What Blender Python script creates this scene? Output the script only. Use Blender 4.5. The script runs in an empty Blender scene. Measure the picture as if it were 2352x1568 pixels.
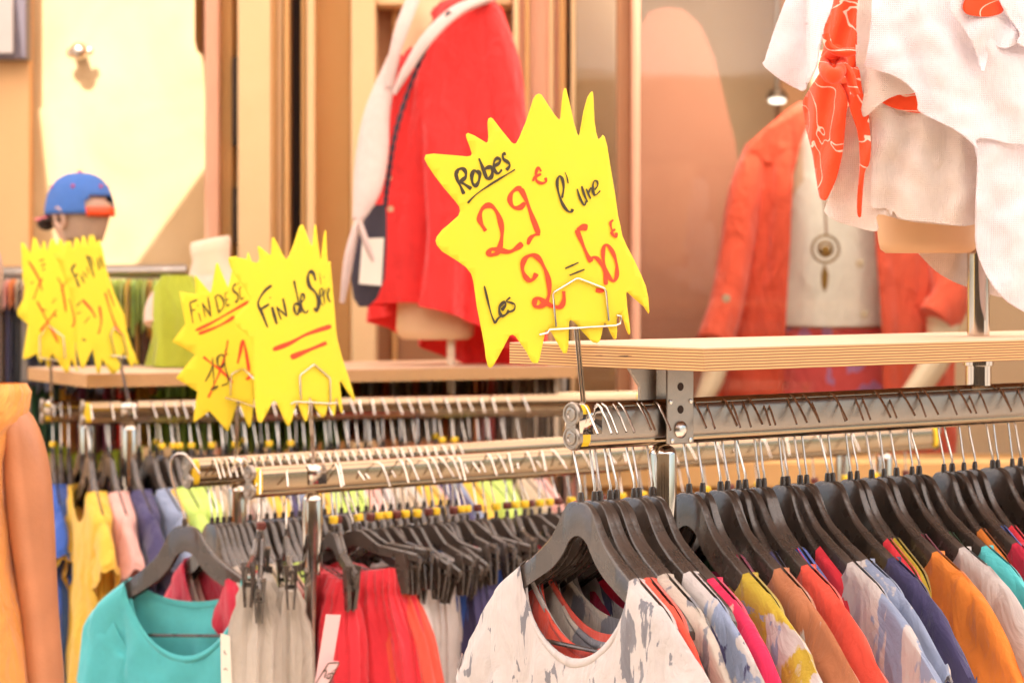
import bpy, bmesh, math, random
from mathutils import Vector, Matrix, noise
from mathutils.geometry import tessellate_polygon
random.seed(7)
R = math.radians
scene = bpy.context.scene
COL = scene.collection
# ------------------------------------------------------------------ camera, light, exposure
F = 5553.0; W = 2352.0; CXV = 1176.0; HY = 640.0; CAMZ = 1.55     # picture measured in a 2352 x 1568 frame
cam_data = bpy.data.cameras.new('camera'); cam = bpy.data.objects.new('camera', cam_data); COL.objects.link(cam)
cam.location = (0, 0, CAMZ); cam.rotation_euler = (R(90), 0, 0)
cam_data.sensor_width = 36; cam_data.lens = F/W*36; cam_data.shift_y = -(784-HY)/W
cam_data.clip_end = 500; cam_data.clip_start = 0.05
cam_data.dof.use_dof = True; cam_data.dof.focus_distance = 3.62; cam_data.dof.aperture_fstop = 5.6
scene.camera = cam
SUN_D = Vector((0.08, 0.75, -0.65)).normalized()
world = bpy.data.worlds.new('World'); scene.world = world; world.use_nodes = True
nt = world.node_tree; bg = nt.nodes['Background']
sky = nt.nodes.new('ShaderNodeTexSky'); sky.sky_type = 'NISHITA'; sky.sun_disc = False
sky.sun_elevation = math.asin(-SUN_D.z); sky.sun_rotation = math.atan2(-SUN_D.x, -SUN_D.y)
sky.dust_density = 2.5
nt.links.new(sky.outputs[0], bg.inputs[0]); bg.inputs[1].default_value = 0.15
sd = bpy.data.lights.new('sun', 'SUN'); sun = bpy.data.objects.new('sun', sd); COL.objects.link(sun)
sd.energy = 4.0; sd.angle = R(0.5); sd.color = (1.0, 0.93, 0.85)
sun.rotation_euler = SUN_D.to_track_quat('-Z', 'Y').to_euler()
scene.view_settings.view_transform = 'Standard'; scene.view_settings.look = 'None'
scene.view_settings.exposure = 1.42; scene.view_settings.gamma = 1
scene.render.engine = 'CYCLES'
scene.cycles.max_bounces = 8; scene.cycles.diffuse_bounces = 8; scene.cycles.glossy_bounces = 4
scene.cycles.transparent_max_bounces = 12; scene.cycles.caustics_reflective = False; scene.cycles.caustics_refractive = False
scene.cycles.use_denoising = True

# ------------------------------------------------------------------ small helpers
def Q(px, py, Z):
    return Vector(((px-CXV)/F*Z, Z, CAMZ + (HY-py)/F*Z))
def zc(x0, y0, s):                       # coordinates read off an enlarged crop -> 2352 frame
    k = 2352/4096
    return lambda x, y: ((x0+x/s)*k, (y0+y/s)*k)
def lerp(a, b, t): return a+(b-a)*t
def interp(tab, x):
    if x <= tab[0][0]: return tab[0][1]
    for (a, b), (c, d) in zip(tab, tab[1:]):
        if x <= c: return b+(d-b)*(x-a)/(c-a)
    return tab[-1][1]
def smooth(pts, n=5):
    out = []
    for i in range(len(pts)-1):
        p0 = pts[max(i-1, 0)]; p1 = pts[i]; p2 = pts[i+1]; p3 = pts[min(i+2, len(pts)-1)]
        for k in range(n):
            t = k/n
            out.append(tuple(0.5*((2*b)+(-a+c)*t+(2*a-5*b+4*c-d)*t*t+(-a+3*b-3*c+d)*t**3) for a, b, c, d in zip(p0, p1, p2, p3)))
    out.append(tuple(pts[-1])); return out

class MB:
    def __init__(s): s.v = []; s.f = []
    def add(s, vs, fs):
        o = len(s.v); s.v += [tuple(v) for v in vs]; s.f += [tuple(i+o for i in f) for f in fs]
    def box(s, c, size, M=None):
        c = Vector(c); hx, hy, hz = [q/2 for q in size]
        vs = [Vector((x, y, z)) for x in (-hx, hx) for y in (-hy, hy) for z in (-hz, hz)]
        vs = [c+(M @ v if M else v) for v in vs]
        s.add(vs, [(0,1,3,2),(4,6,7,5),(0,4,5,1),(2,3,7,6),(0,2,6,4),(1,5,7,3)])
    def tube(s, pts, r, n=8, cap=True, flat=1.0):
        pts = [Vector(p) for p in pts]; m = len(pts)
        rs = r if isinstance(r, (list, tuple)) else [r]*m
        vs = []; up = None
        for i, p in enumerate(pts):
            d = (pts[min(i+1, m-1)]-pts[max(i-1, 0)])
            d = d.normalized() if d.length > 1e-9 else Vector((0, 0, 1))
            if up is None:
                a = Vector((0, 0, 1)) if abs(d.z) < .9 else Vector((1, 0, 0))
                up = (a-d*a.dot(d)).normalized()
            else: up = (up-d*up.dot(d)).normalized()
            b = d.cross(up)
            for k in range(n):
                th = 2*math.pi*k/n
                vs.append(p+rs[i]*(math.cos(th)*up*flat+math.sin(th)*b))
        fs = [(i*n+k, i*n+(k+1) % n, (i+1)*n+(k+1) % n, (i+1)*n+k) for i in range(m-1) for k in range(n)]
        if cap: fs += [tuple(reversed(range(n))), tuple((m-1)*n+k for k in range(n))]
        s.add(vs, fs)
    def rings(s, rings, capa=False, capb=False):
        n = len(rings[0]); vs = [p for r in rings for p in r]; m = len(rings)
        fs = [(i*n+k, i*n+(k+1) % n, (i+1)*n+(k+1) % n, (i+1)*n+k) for i in range(m-1) for k in range(n)]
        if capa: fs.append(tuple(reversed(range(n))))
        if capb: fs.append(tuple((m-1)*n+k for k in range(n)))
        s.add(vs, fs)
    def grid(s, rows):
        n = len(rows[0]); m = len(rows)
        s.add([p for r in rows for p in r], [(i*n+k, i*n+k+1, (i+1)*n+k+1, (i+1)*n+k) for i in range(m-1) for k in range(n-1)])
    def lathe(s, prof, c=(0,0,0), n=20, M=None):
        c = Vector(c); rings = []
        for r, z in prof:
            ring = []
            for k in range(n):
                v = Vector((r*math.cos(2*math.pi*k/n), r*math.sin(2*math.pi*k/n), z))
                ring.append(c+(M @ v if M else v))
            rings.append(ring)
        s.rings(rings, True, True)
    def ball(s, c, r, n=12, sc=(1,1,1)):
        s.lathe([(math.sin(math.pi*i/n)*r*1.0+1e-5, -math.cos(math.pi*i/n)*r) for i in range(n+1)], (0,0,0), 2*n)
        k = (n+1)*2*n
        for i in range(len(s.v)-k, len(s.v)):
            v = s.v[i]; s.v[i] = (c[0]+v[0]*sc[0], c[1]+v[1]*sc[1], c[2]+v[2]*sc[2])
    def build(s, name, mat, parent=None, shade=True, angle=40, bevel=0, solid=0, sub=0, recalc=True):
        me = bpy.data.meshes.new(name); me.from_pydata(s.v, [], s.f)
        if recalc:
            bm = bmesh.new(); bm.from_mesh(me); bmesh.ops.recalc_face_normals(bm, faces=bm.faces); bm.to_mesh(me); bm.free()
        if mat: me.materials.append(mat)
        if shade:
            me.polygons.foreach_set('use_smooth', [True]*len(me.polygons))
            try: me.set_sharp_from_angle(angle=R(angle))
            except Exception: pass
        me.update()
        o = bpy.data.objects.new(name, me); COL.objects.link(o)
        if parent: o.parent = parent
        if solid:
            m = o.modifiers.new('s', 'SOLIDIFY'); m.thickness = solid; m.offset = 0
        if bevel:
            m = o.modifiers.new('b', 'BEVEL'); m.width = bevel; m.segments = 2; m.limit_method = 'ANGLE'
        if sub:
            m = o.modifiers.new('u', 'SUBSURF'); m.levels = sub; m.render_levels = sub
        return o
def tag(o, label=None, cat=None, group=None, kind=None):
    if label: o['label'] = label
    if cat: o['category'] = cat
    if group: o['group'] = group
    if kind: o['kind'] = kind
    return o
def empty(name, loc=(0,0,0), rz=0, M=None):
    o = bpy.data.objects.new(name, None); COL.objects.link(o); o.empty_display_size = .05
    if M is not None: o.matrix_world = M
    else: o.location = loc; o.rotation_euler = (0, 0, rz)
    return o

# ------------------------------------------------------------------ materials
def sl(c):                                # sRGB 0-255 -> linear
    return tuple(((v/255)/12.92 if v/255 <= .04045 else ((v/255+.055)/1.055)**2.4) for v in c)+(1,)
def mat(name, color, rough=.6, metal=0, noise_s=0, noise_a=.15, bump=0, bump_s=60, spec=.5, coat=0, sheen=0):
    m = bpy.data.materials.new(name); m.use_nodes = True; t = m.node_tree; b = t.nodes['Principled BSDF']
    c = tuple(color)+(1,) if len(color) == 3 else color
    b.inputs['Base Color'].default_value = c; b.inputs['Roughness'].default_value = rough
    b.inputs['Metallic'].default_value = metal; b.inputs['Specular IOR Level'].default_value = spec
    b.inputs['Coat Weight'].default_value = coat; b.inputs['Sheen Weight'].default_value = sheen
    tc = t.nodes.new('ShaderNodeTexCoord')
    if noise_s:
        n = t.nodes.new('ShaderNodeTexNoise'); n.inputs['Scale'].default_value = noise_s; n.inputs['Detail'].default_value = 6
        t.links.new(tc.outputs['Object'], n.inputs['Vector'])
        mx = t.nodes.new('ShaderNodeMix'); mx.data_type = 'RGBA'
        mx.inputs[6].default_value = tuple(v*(1-noise_a) for v in c[:3])+(1,); mx.inputs[7].default_value = tuple(min(1, v*(1+noise_a)) for v in c[:3])+(1,)
        t.links.new(n.outputs['Fac'], mx.inputs[0]); t.links.new(mx.outputs[2], b.inputs['Base Color'])
        mr = t.nodes.new('ShaderNodeMapRange'); mr.inputs[3].default_value = rough*.8; mr.inputs[4].default_value = min(1, rough*1.25)
        t.links.new(n.outputs['Fac'], mr.inputs[0]); t.links.new(mr.outputs[0], b.inputs['Roughness'])
    if bump:
        n2 = t.nodes.new('ShaderNodeTexNoise'); n2.inputs['Scale'].default_value = bump_s; n2.inputs['Detail'].default_value = 5
        t.links.new(tc.outputs['Object'], n2.inputs['Vector'])
        bp = t.nodes.new('ShaderNodeBump'); bp.inputs['Strength'].default_value = bump; bp.inputs['Distance'].default_value = .01
        t.links.new(n2.outputs['Fac'], bp.inputs['Height']); t.links.new(bp.outputs[0], b.inputs['Normal'])
    return m
def cloth(name, c1, c2=None, c3=None, scale=7, thr=.55, rough=.95, weave=1500, wb=.25, stretch=(1, 1, .55), wr=.85, transl=.12, lines=0):
    m = bpy.data.materials.new(name); m.use_nodes = True; t = m.node_tree; b = t.nodes['Principled BSDF']; L = t.links.new
    b.inputs['Roughness'].default_value = rough; b.inputs['Specular IOR Level'].default_value = .15
    b.inputs['Sheen Weight'].default_value = .25; b.inputs['Sheen Roughness'].default_value = .5
    tc = t.nodes.new('ShaderNodeTexCoord')
    def nz(s, det=4, w=None, dist=0):
        n = t.nodes.new('ShaderNodeTexNoise'); n.inputs['Scale'].default_value = s; n.inputs['Detail'].default_value = det
        n.inputs['Distortion'].default_value = dist
        mp = t.nodes.new('ShaderNodeMapping'); mp.inputs['Scale'].default_value = w or (1, 1, 1)
        mp.inputs['Location'].default_value = (random.random()*9, random.random()*9, random.random()*9)
        L(tc.outputs['Object'], mp.inputs[0]); L(mp.outputs[0], n.inputs['Vector']); return n
    base = t.nodes.new('ShaderNodeMix'); base.data_type = 'RGBA'
    c1 = tuple(c1[:3])+(1,)
    base.inputs[6].default_value = tuple(v*.90 for v in c1[:3])+(1,); base.inputs[7].default_value = tuple(min(1, v*1.08) for v in c1[:3])+(1,)
    L(nz(45, 6).outputs['Fac'], base.inputs[0]); out = base.outputs[2]
    for k, cc in enumerate([c2, c3]):
        if not cc: continue
        n = nz(scale*(1 if k == 0 else 1.7), 7, stretch, 1.6)
        n2 = nz(scale*14, 3, (1, 1, .25))
        ad = t.nodes.new('ShaderNodeMath'); ad.operation = 'MULTIPLY_ADD'; ad.inputs[1].default_value = .16
        L(n2.outputs['Fac'], ad.inputs[0]); L(n.outputs['Fac'], ad.inputs[2])
        rp = t.nodes.new('ShaderNodeMapRange'); th = thr+.08+(.03 if k else 0)
        rp.inputs[1].default_value = th; rp.inputs[2].default_value = th+.02
        if lines:
            sb = t.nodes.new('ShaderNodeMath'); sb.operation = 'SUBTRACT'; sb.inputs[1].default_value = .5; L(n.outputs['Fac'], sb.inputs[0])
            ab = t.nodes.new('ShaderNodeMath'); ab.operation = 'ABSOLUTE'; L(sb.outputs[0], ab.inputs[0])
            rp.inputs[1].default_value = lines; rp.inputs[2].default_value = lines*.6; n.inputs['Detail'].default_value = 2
            L(ab.outputs[0], rp.inputs[0])
        else: L(ad.outputs[0], rp.inputs[0])
        mx = t.nodes.new('ShaderNodeMix'); mx.data_type = 'RGBA'; mx.inputs[7].default_value = tuple(cc[:3])+(1,)
        L(rp.outputs[0], mx.inputs[0]); L(out, mx.inputs[6]); out = mx.outputs[2]
    L(out, b.inputs['Base Color'])
    wv = t.nodes.new('ShaderNodeTexWave'); wv.inputs['Scale'].default_value = weave/6.28; wv.bands_direction = 'Z'; wv.inputs['Distortion'].default_value = 1.5
    wv2 = t.nodes.new('ShaderNodeTexWave'); wv2.inputs['Scale'].default_value = weave/6.28; wv2.bands_direction = 'X'; wv2.inputs['Distortion'].default_value = 1.5
    L(tc.outputs['Object'], wv.inputs[0]); L(tc.outputs['Object'], wv2.inputs[0])
    a1 = t.nodes.new('ShaderNodeMath'); a1.operation = 'ADD'; L(wv.outputs['Fac'], a1.inputs[0]); L(wv2.outputs['Fac'], a1.inputs[1])
    b1 = t.nodes.new('ShaderNodeBump'); b1.inputs['Strength'].default_value = wb; b1.inputs['Distance'].default_value = .0007
    L(a1.outputs[0], b1.inputs['Height'])
    wn = nz(17, 5, (1, 1, .45), .8)
    b2 = t.nodes.new('ShaderNodeBump'); b2.inputs['Strength'].default_value = wr; b2.inputs['Distance'].default_value = .02
    L(wn.outputs['Fac'], b2.inputs['Height']); L(b1.outputs[0], b2.inputs['Normal']); L(b2.outputs[0], b.inputs['Normal'])
    if transl:
        tr = t.nodes.new('ShaderNodeBsdfTranslucent'); L(out, tr.inputs[0]); L(b2.outputs[0], tr.inputs['Normal'])
        ms = t.nodes.new('ShaderNodeMixShader'); ms.inputs[0].default_value = transl
        L(b.outputs[0], ms.inputs[1]); L(tr.outputs[0], ms.inputs[2]); L(ms.outputs[0], t.nodes['Material Output'].inputs[0])
    return m
M = {}
M['chrome'] = mat('chrome', (.60, .53, .46), .10, 1, 30, .06)
M['steel'] = mat('brushed steel', (.34, .29, .245), .34, 1, 60, .12, .08, 300)
M['rail'] = mat('polished rail', (.38, .28, .18), .14, 1, 40, .10)
M['wire'] = mat('hook wire', (.70, .64, .57), .24, 1)
M['black'] = mat('dusty black plastic', (.060, .043, .034), .27, 0, 26, .65, .10, 70, spec=.7, coat=.15)
M['grey_plastic'] = mat('matte grey plastic', (.075, .062, .055), .5, 0, 22, .3)
M['yellowp'] = mat('yellow plastic', (.85, .55, .02), .45, 0, 30, .1)
M['brownp'] = mat('brown plastic', (.12, .02, .012), .4)
M['ink'] = mat('black marker ink', (.05, .035, .015), .6, 0, 90, .4)
M['redink'] = mat('red marker ink', (.88, .06, .012), .6, 0, 90, .15)
M['card'] = mat('yellow card', (.84, .645, .030), .75, 0, 40, .02)
M['cardedge'] = mat('pale card edge', (.8, .55, .45), .8)
M['wood_top'] = mat('pale plywood face', (.60, .40, .26), .6, 0, 14, .14, .1, 40)
M['beige'] = mat('beige mannequin shell', (.66, .43, .24), .5, 0, 8, .06)
M['cream'] = mat('cream mannequin shell', (.74, .60, .44), .5, 0, 8, .06)
M['skin'] = mat('tanned skin', (.46, .185, .085), .45, 0, 16, .22, .12, 160)
M['skin2'] = mat('fair skin', (.64, .40, .29), .5, 0, 14, .2)
M['hair'] = mat('short grey hair', (.46, .30, .21), .8, 0, 200, .3, .4, 400)
M['tagp'] = mat('white card tag', (.80, .72, .62), .7)
M['pinktag'] = mat('pink card tag', (.80, .50, .50), .7)

def plywood_edge():
    m = mat('plywood edge', (.5, .3, .1), .65); t = m.node_tree; b = t.nodes['Principled BSDF']; L = t.links.new
    tc = t.nodes.new('ShaderNodeTexCoord'); w = t.nodes.new('ShaderNodeTexWave'); w.bands_direction = 'Z'
    w.inputs['Scale'].default_value = 75; w.inputs['Distortion'].default_value = 1.2; w.inputs['Detail'].default_value = 3; w.inputs['Detail Scale'].default_value = .6
    mp = t.nodes.new('ShaderNodeMapping'); mp.inputs['Scale'].default_value = (.25, .25, 1); L(tc.outputs['Object'], mp.inputs[0]); L(mp.outputs[0], w.inputs[0])
    r = t.nodes.new('ShaderNodeValToRGB'); r.color_ramp.elements[0].color = (.24, .10, .045, 1); r.color_ramp.elements[1].color = (.66, .38, .15, 1)
    r.color_ramp.elements[0].position = .2; r.color_ramp.elements[1].position = .62
    L(w.outputs['Fac'], r.inputs[0])
    n = t.nodes.new('ShaderNodeTexNoise'); n.inputs['Scale'].default_value = 30; n.inputs['Detail'].default_value = 4
    mp2 = t.nodes.new('ShaderNodeMapping'); mp2.inputs['Scale'].default_value = (.5, .5, 7); L(tc.outputs['Object'], mp2.inputs[0]); L(mp2.outputs[0], n.inputs['Vector'])
    mr = t.nodes.new('ShaderNodeMapRange'); mr.inputs[1].default_value = .70; mr.inputs[2].default_value = .73; L(n.outputs['Fac'], mr.inputs[0])
    mx = t.nodes.new('ShaderNodeMix'); mx.data_type = 'RGBA'; mx.inputs[7].default_value = (.05, .02, .012, 1)
    L(mr.outputs[0], mx.inputs[0]); L(r.outputs[0], mx.inputs[6]); L(mx.outputs[2], b.inputs['Base Color'])
    return m
M['ply'] = plywood_edge()
def plaster(name, c1, c2, s=3):
    m = mat(name, c1, .9, 0, 0, 0, .25, 9); t = m.node_tree; b = t.nodes['Principled BSDF']; L = t.links.new
    tc = t.nodes.new('ShaderNodeTexCoord'); n = t.nodes.new('ShaderNodeTexNoise'); n.inputs['Scale'].default_value = s; n.inputs['Detail'].default_value = 8; n.inputs['Distortion'].default_value = .6
    L(tc.outputs['Object'], n.inputs['Vector'])
    mx = t.nodes.new('ShaderNodeMix'); mx.data_type = 'RGBA'; mx.inputs[6].default_value = tuple(c1)+(1,); mx.inputs[7].default_value = tuple(c2)+(1,)
    L(n.outputs['Fac'], mx.inputs[0]); L(mx.outputs[2], b.inputs['Base Color']); return m
M['wall_sun'] = plaster('pale ochre plaster', (.40, .25, .10), (.62, .46, .27), 3)
M['wall_peach'] = plaster('peach plaster', (.62, .36, .16), (.70, .42, .20), 3)
M['frame_light'] = plaster('painted cream timber', (.66, .44, .22), (.72, .49, .26), 6)
M['frame_mid'] = plaster('ochre timber', (.52, .29, .10), (.58, .33, .13), 6)
M['frame_dark'] = plaster('brown timber', (.30, .14, .065), (.36, .18, .085), 6)
M['frame_pink'] = plaster('salmon painted timber', (.58, .30, .19), (.64, .35, .22), 6)
M['gap'] = mat('dark seal', (.035, .018, .012), .8)
M['shop_in'] = plaster('tan shop interior', (.46, .32, .20), (.52, .37, .24), 2)
M['reflection_tint'] = plaster('terracotta painted reflection', (.36, .155, .10), (.42, .20, .13), 3)
M['paving'] = plaster('stone paving', (.42, .34, .26), (.50, .42, .32), 2)
M['road'] = plaster('asphalt', (.06, .055, .05), (.08, .075, .07), 8)

# ------------------------------------------------------------------ the setting
def structure(mb, name, m, **k):
    return tag(mb.build(name, m, **k), kind='structure')
g = MB(); g.add([(-150,-150,0),(150,-150,0),(150,150,0),(-150,150,0)], [(0,1,2,3)]); structure(g, 'ground', M['paving'])
g = MB(); g.add([(-60,-5.2,.004),(60,-5.2,.004),(60,-1.2,.004),(-60,-1.2,.004)], [(0,1,2,3)]); structure(g, 'road', M['road'])
g = MB(); g.box((0,-1.1,.05), (120,.15,.1)); structure(g, 'kerb', M['paving'])

def vbox(mb, x0, x1, y0, y1, Z, depth):
    a = Q(x0, y1, Z); b = Q(x1, y0, Z)
    mb.box(((a.x+b.x)/2, Z+depth/2, (a.z+b.z)/2), (b.x-a.x, depth, b.z-a.z))
def gy(Z): return HY+CAMZ/Z*F         # picture row of the ground at distance Z
FZ = 7.75
fac = empty('shop_facade', (0, FZ, 0)); tag(fac, 'cream and ochre timber shop front with pilasters and a tall brown door', 'shop front')
fac.location = (0, 0, 0)
TOP = -700
def strip(name, x0, x1, Z, m, d=.12, y0=TOP, y1=None, bev=.006):
    mb = MB(); vbox(mb, x0, x1, y0, y1 if y1 is not None else gy(Z), Z, d); return mb.build(name, M[m], fac, bevel=bev)
strip('wall', 478, 1330, 8.02, 'frame_mid', .4)
strip('trim', 470, 503, 7.90, 'frame_pink', .12)
strip('trim', 503, 534, 7.96, 'frame_mid', .06)
strip('hinge_gap', 533, 546, 7.93, 'gap', .05, 130, 335)
strip('hinge_gap', 535, 546, 7.93, 'gap', .05, 430, 560)
strip('pilaster', 546, 622, 7.84, 'frame_light', .18)
for k, (a, b) in enumerate([(624, 633), (636, 648), (651, 664)]):
    strip('moulding', a, b, 7.86+.02*(k % 2), 'frame_mid' if k % 2 == 0 else 'frame_light', .14)
strip('seal', 668, 690, 7.98, 'gap', .03)
strip('moulding', 691, 702, 7.88, 'frame_mid', .12); strip('moulding', 704, 722, 7.84, 'frame_light', .16)
strip('door_post', 724, 806, 7.94, 'frame_mid', .06)
strip('door_frame', 806, 862, 7.80, 'frame_light', .2)
strip('lintel', 862, 1176, 7.82, 'frame_light', .18, TOP, 12)
door = strip('door', 864, 1176, 7.97, 'frame_dark', .04)
strip('door_rail', 900, 912, 7.94, 'frame_mid', .03, 12)
strip('pilaster', 1178, 1302, 7.72, 'frame_pink', .3)
strip('moulding', 1180, 1192, 7.69, 'frame_light', .03); strip('moulding', 1206, 1216, 7.695, 'frame_mid', .03); strip('moulding', 1262, 1272, 7.69, 'frame_light', .03); strip('moulding', 1284, 1300, 7.70, 'frame_mid', .03)
strip('seal', 1302, 1312, 7.78, 'gap', .05)
strip('window_frame', 1312, 1322, 7.66, 'frame_light', .2)
# shop window: interior, glass, post
strip('interior_panel', 1322, 1416, 7.84, 'shop_in', .05)
strip('window_post', 1417, 1450, 7.54, 'frame_dark', .1); strip('window_post', 1451, 1470, 7.50, 'frame_pink', .12)
strip('sill', 1322, 2900, 7.42, 'frame_mid', .35, 1060, 1120)
strip('base_panel', 1322, 2900, 7.50, 'frame_mid', .25, 1121)
strip('interior_wall', 1300, 3300, 9.9, 'shop_in', .1)
strip('interior_pillar', 1792, 1850, 9.4, 'frame_dark', .2)
strip('interior_shelf', 1850, 2700, 9.3, 'frame_dark', .3, 330, 350)
# arched solid shape painted as a soft reflection in the shop window
mb = MB(); oc = [Q(1471, 1300, 8.8)]
for i in range(25):
    a = math.pi-math.pi*i/24*1.0
    oc.append(Q(1560+ (95 if math.cos(a)>0 else 95)*math.cos(a)*1.0, 120-100*math.sin(a), 8.8))
oc = [Q(1471, 1300, 8.8), Q(1471, 60, 8.8), Q(1490, 28, 8.8), Q(1530, 16, 8.8), Q(1570, 22, 8.8), Q(1610, 60, 8.8), Q(1640, 130, 8.8), Q(1665, 230, 8.8), Q(1690, 330, 8.8), Q(1705, 450, 8.8), Q(1712, 600, 8.8), Q(1712, 1300, 8.8)]
n = len(oc); mb.add(oc+[p+Vector((0, .05, 0)) for p in oc], [tuple(range(n)), tuple(range(2*n-1, n-1, -1))]+[(i, (i+1) % n, n+(i+1) % n, n+i) for i in range(n)])
mb.build('reflection_shape', M['reflection_tint'], fac, shade=False)
def glass_mat():
    m = bpy.data.materials.new('shop glass'); m.use_nodes = True; t = m.node_tree; L = t.links.new
    t.nodes.remove(t.nodes['Principled BSDF'])
    tr = t.nodes.new('ShaderNodeBsdfTransparent'); tr.inputs[0].default_value = (.93, .92, .88, 1)
    gl = t.nodes.new('ShaderNodeBsdfGlossy'); gl.inputs['Roughness'].default_value = .03
    fr = t.nodes.new('ShaderNodeFresnel'); fr.inputs[0].default_value = 1.5
    ms = t.nodes.new('ShaderNodeMixShader'); L(fr.outputs[0], ms.inputs[0]); L(tr.outputs[0], ms.inputs[1]); L(gl.outputs[0], ms.inputs[2])
    L(ms.outputs[0], t.nodes['Material Output'].inputs[0]); return m
M['glass'] = glass_mat()
mb = MB(); vbox(mb, 1470, 2900, TOP, 1060, 7.56, .006); mb.build('window_glass', M['glass'], fac, shade=False)
mb = MB(); vbox(mb, 1322, 1417, TOP, 1060, 7.58, .006); mb.build('window_glass', M['glass'], fac, shade=False)

mb = MB(); mb.box((4.2, 9.6, 4.9), (10.3, 3.9, 3.6)); mb.build('sun_block_storey', M['wall_peach'], fac)  # unseen storey added to block the sun from the shop interior
mb = MB(); mb.box((4.2, 11.6, 1.6), (10.3, .1, 3.2)); mb.build('interior_wall', M['shop_in'], fac)
mb = MB(); mb.box((8.0, 9.6, 1.6), (.1, 4.0, 3.2)); mb.build('interior_wall', M['shop_in'], fac)
lamp = empty('ceiling_lamp', (0, 0, 0)); tag(lamp, 'small lit shop lamp glowing behind the glass above the coral shirt', 'lamp')
lp = Q(1785, 232, 9.2)
em = bpy.data.materials.new('lamp glow'); em.use_nodes = True; eb = em.node_tree.nodes['Principled BSDF']; eb.inputs['Emission Color'].default_value = (1, .93, .82, 1); eb.inputs['Emission Strength'].default_value = 1.2
mb = MB(); mb.ball(lp, .024, 8, (1.4, 1, .5)); mb.build('bulb', em, lamp)
mb = MB(); mb.tube([lp+Vector((0, 0, .03)), lp+Vector((0, 0, .60))], .006, 8); mb.lathe([(.045, 0), (.03, .03), (.01, .035)], lp+Vector((0, 0, .01)), 16); mb.build('fitting', M['steel'], lamp)
ld = bpy.data.lights.new('added_window_fill', 'AREA'); lo = bpy.data.objects.new('light', ld); COL.objects.link(lo); lo.parent = lamp
ld.energy = 34; ld.size = 1.2; ld.color = (1, .91, .80); lo.location = (1.1, 7.72, 2.9); lo.rotation_euler = (R(28), 0, 0)  # area fill added near the glass to brighten the mannequin, apart from the bulb
# left wall, sunlit
wl = MB(); out = [Q(66, gy(8.3), 8.3), Q(66, TOP, 8.3), Q(447, TOP, 8.3), Q(447, 95, 8.3), Q(452, 118, 8.3), Q(464, 128, 8.3), Q(474, 150, 8.3), Q(476, gy(8.3), 8.3)]
n = len(out); wl.add(out+[p+Vector((0, .3, 0)) for p in out], [tuple(range(n)), tuple(range(2*n-1, n-1, -1))]+[(i, (i+1) % n, n+(i+1) % n, n+i) for i in range(n)])
tag(wl.build('plaster_wall', M['wall_sun'], shade=False), 'pale plaster wall in bright sun behind the man in the blue cap', 'wall')
mb = MB(); vbox(mb, 440, 482, TOP, gy(8.5), 8.5, .3); mb.build('trim', M['frame_pink'], fac)
pw = MB(); vbox(pw, -1600, 66, TOP, gy(8.22), 8.22, .3); tag(pw.build('peach_wall', M['wall_peach']), 'shaded peach plaster wall at the far left under the framed board', 'wall')
bs = empty('wall_sign', Q(20, 140, 8.1)); tag(bs, 'dark framed pale board hung on the peach wall at the top left', 'sign')
bs.location = (0, 0, 0)
mb = MB(); vbox(mb, -160, 60, -300, 135, 8.12, .09); mb.build('frame', mat('dark violet frame', (.11, .085, .10), .5), bs, bevel=.004)
mb = MB(); vbox(mb, -130, 29, -270, 122, 8.10, .02); mb.build('panel', mat('pale board face', (.52, .46, .42), .6, 0, 5, .1), bs)
# wall fitting
wf = empty('wall_spotlight', Q(180, 118, 8.2)); tag(wf, 'small shiny glass and metal fitting fixed to the sunlit plaster wall', 'wall lamp')
wf.location = (0, 0, 0)
mb = MB(); p = Q(182, 118, 8.2); mb.ball((p.x, p.y, p.z), .030, 8); mb.build('globe', M['chrome'], wf)
mb = MB(); mb.tube([Q(182, 118, 8.3), Q(182, 118, 8.2)], .022, 12); mb.build('bracket', M['chrome'], wf)
mb = MB(); p = Q(165, 122, 8.22); mb.ball((p.x, p.y, p.z), .018, 8); mb.build('bolt', M['chrome'], wf); mb = MB(); p = Q(205, 118, 8.22); mb.ball((p.x, p.y, p.z), .014, 8); mb.build('bolt', M['chrome'], wf)

# unseen awning, added for the warm shade, and the house across the street
def awning_mat():
    m = bpy.data.materials.new('orange awning canvas'); m.use_nodes = True; t = m.node_tree; L = t.links.new
    b = t.nodes['Principled BSDF']; b.inputs['Base Color'].default_value = (.80, .72, .65, 1); b.inputs['Roughness'].default_value = .9
    tr = t.nodes.new('ShaderNodeBsdfTranslucent'); tr.inputs[0].default_value = (.97, .87, .79, 1)
    ms = t.nodes.new('ShaderNodeMixShader'); ms.inputs[0].default_value = .85
    L(b.outputs[0], ms.inputs[1]); L(tr.outputs[0], ms.inputs[2]); L(ms.outputs[0], t.nodes['Material Output'].inputs[0]); return m
M['awning'] = awning_mat()
aw = empty('added_shade_awning', (0, 0, 0)); tag(aw, 'unseen cream orange canvas awning added to shade the clothes racks', 'awning')
def awn(x0, x1, y0, y1, z0, z1):
    mb = MB(); rows = []
    for j in range(9):
        y = lerp(y0, y1, j/8); rows.append([(lerp(x0, x1, i/16), y, lerp(z0, z1, j/8)+.02*math.sin(i*1.9)) for i in range(17)])
    mb.grid(rows); mb.build('canvas', M['awning'], aw)
def az(y): return 2.75+(y-1.0)*.065
awn(-1.17, 5.0, 1.0, 8.0, az(1), az(8)); awn(-6.0, -1.76, 1.0, 8.2, az(1), az(8.2)); awn(-1.76, -1.17, 1.0, 6.45, az(1), az(6.45))  # gap shaped so a patch of sun reaches the plaster wall
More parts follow.
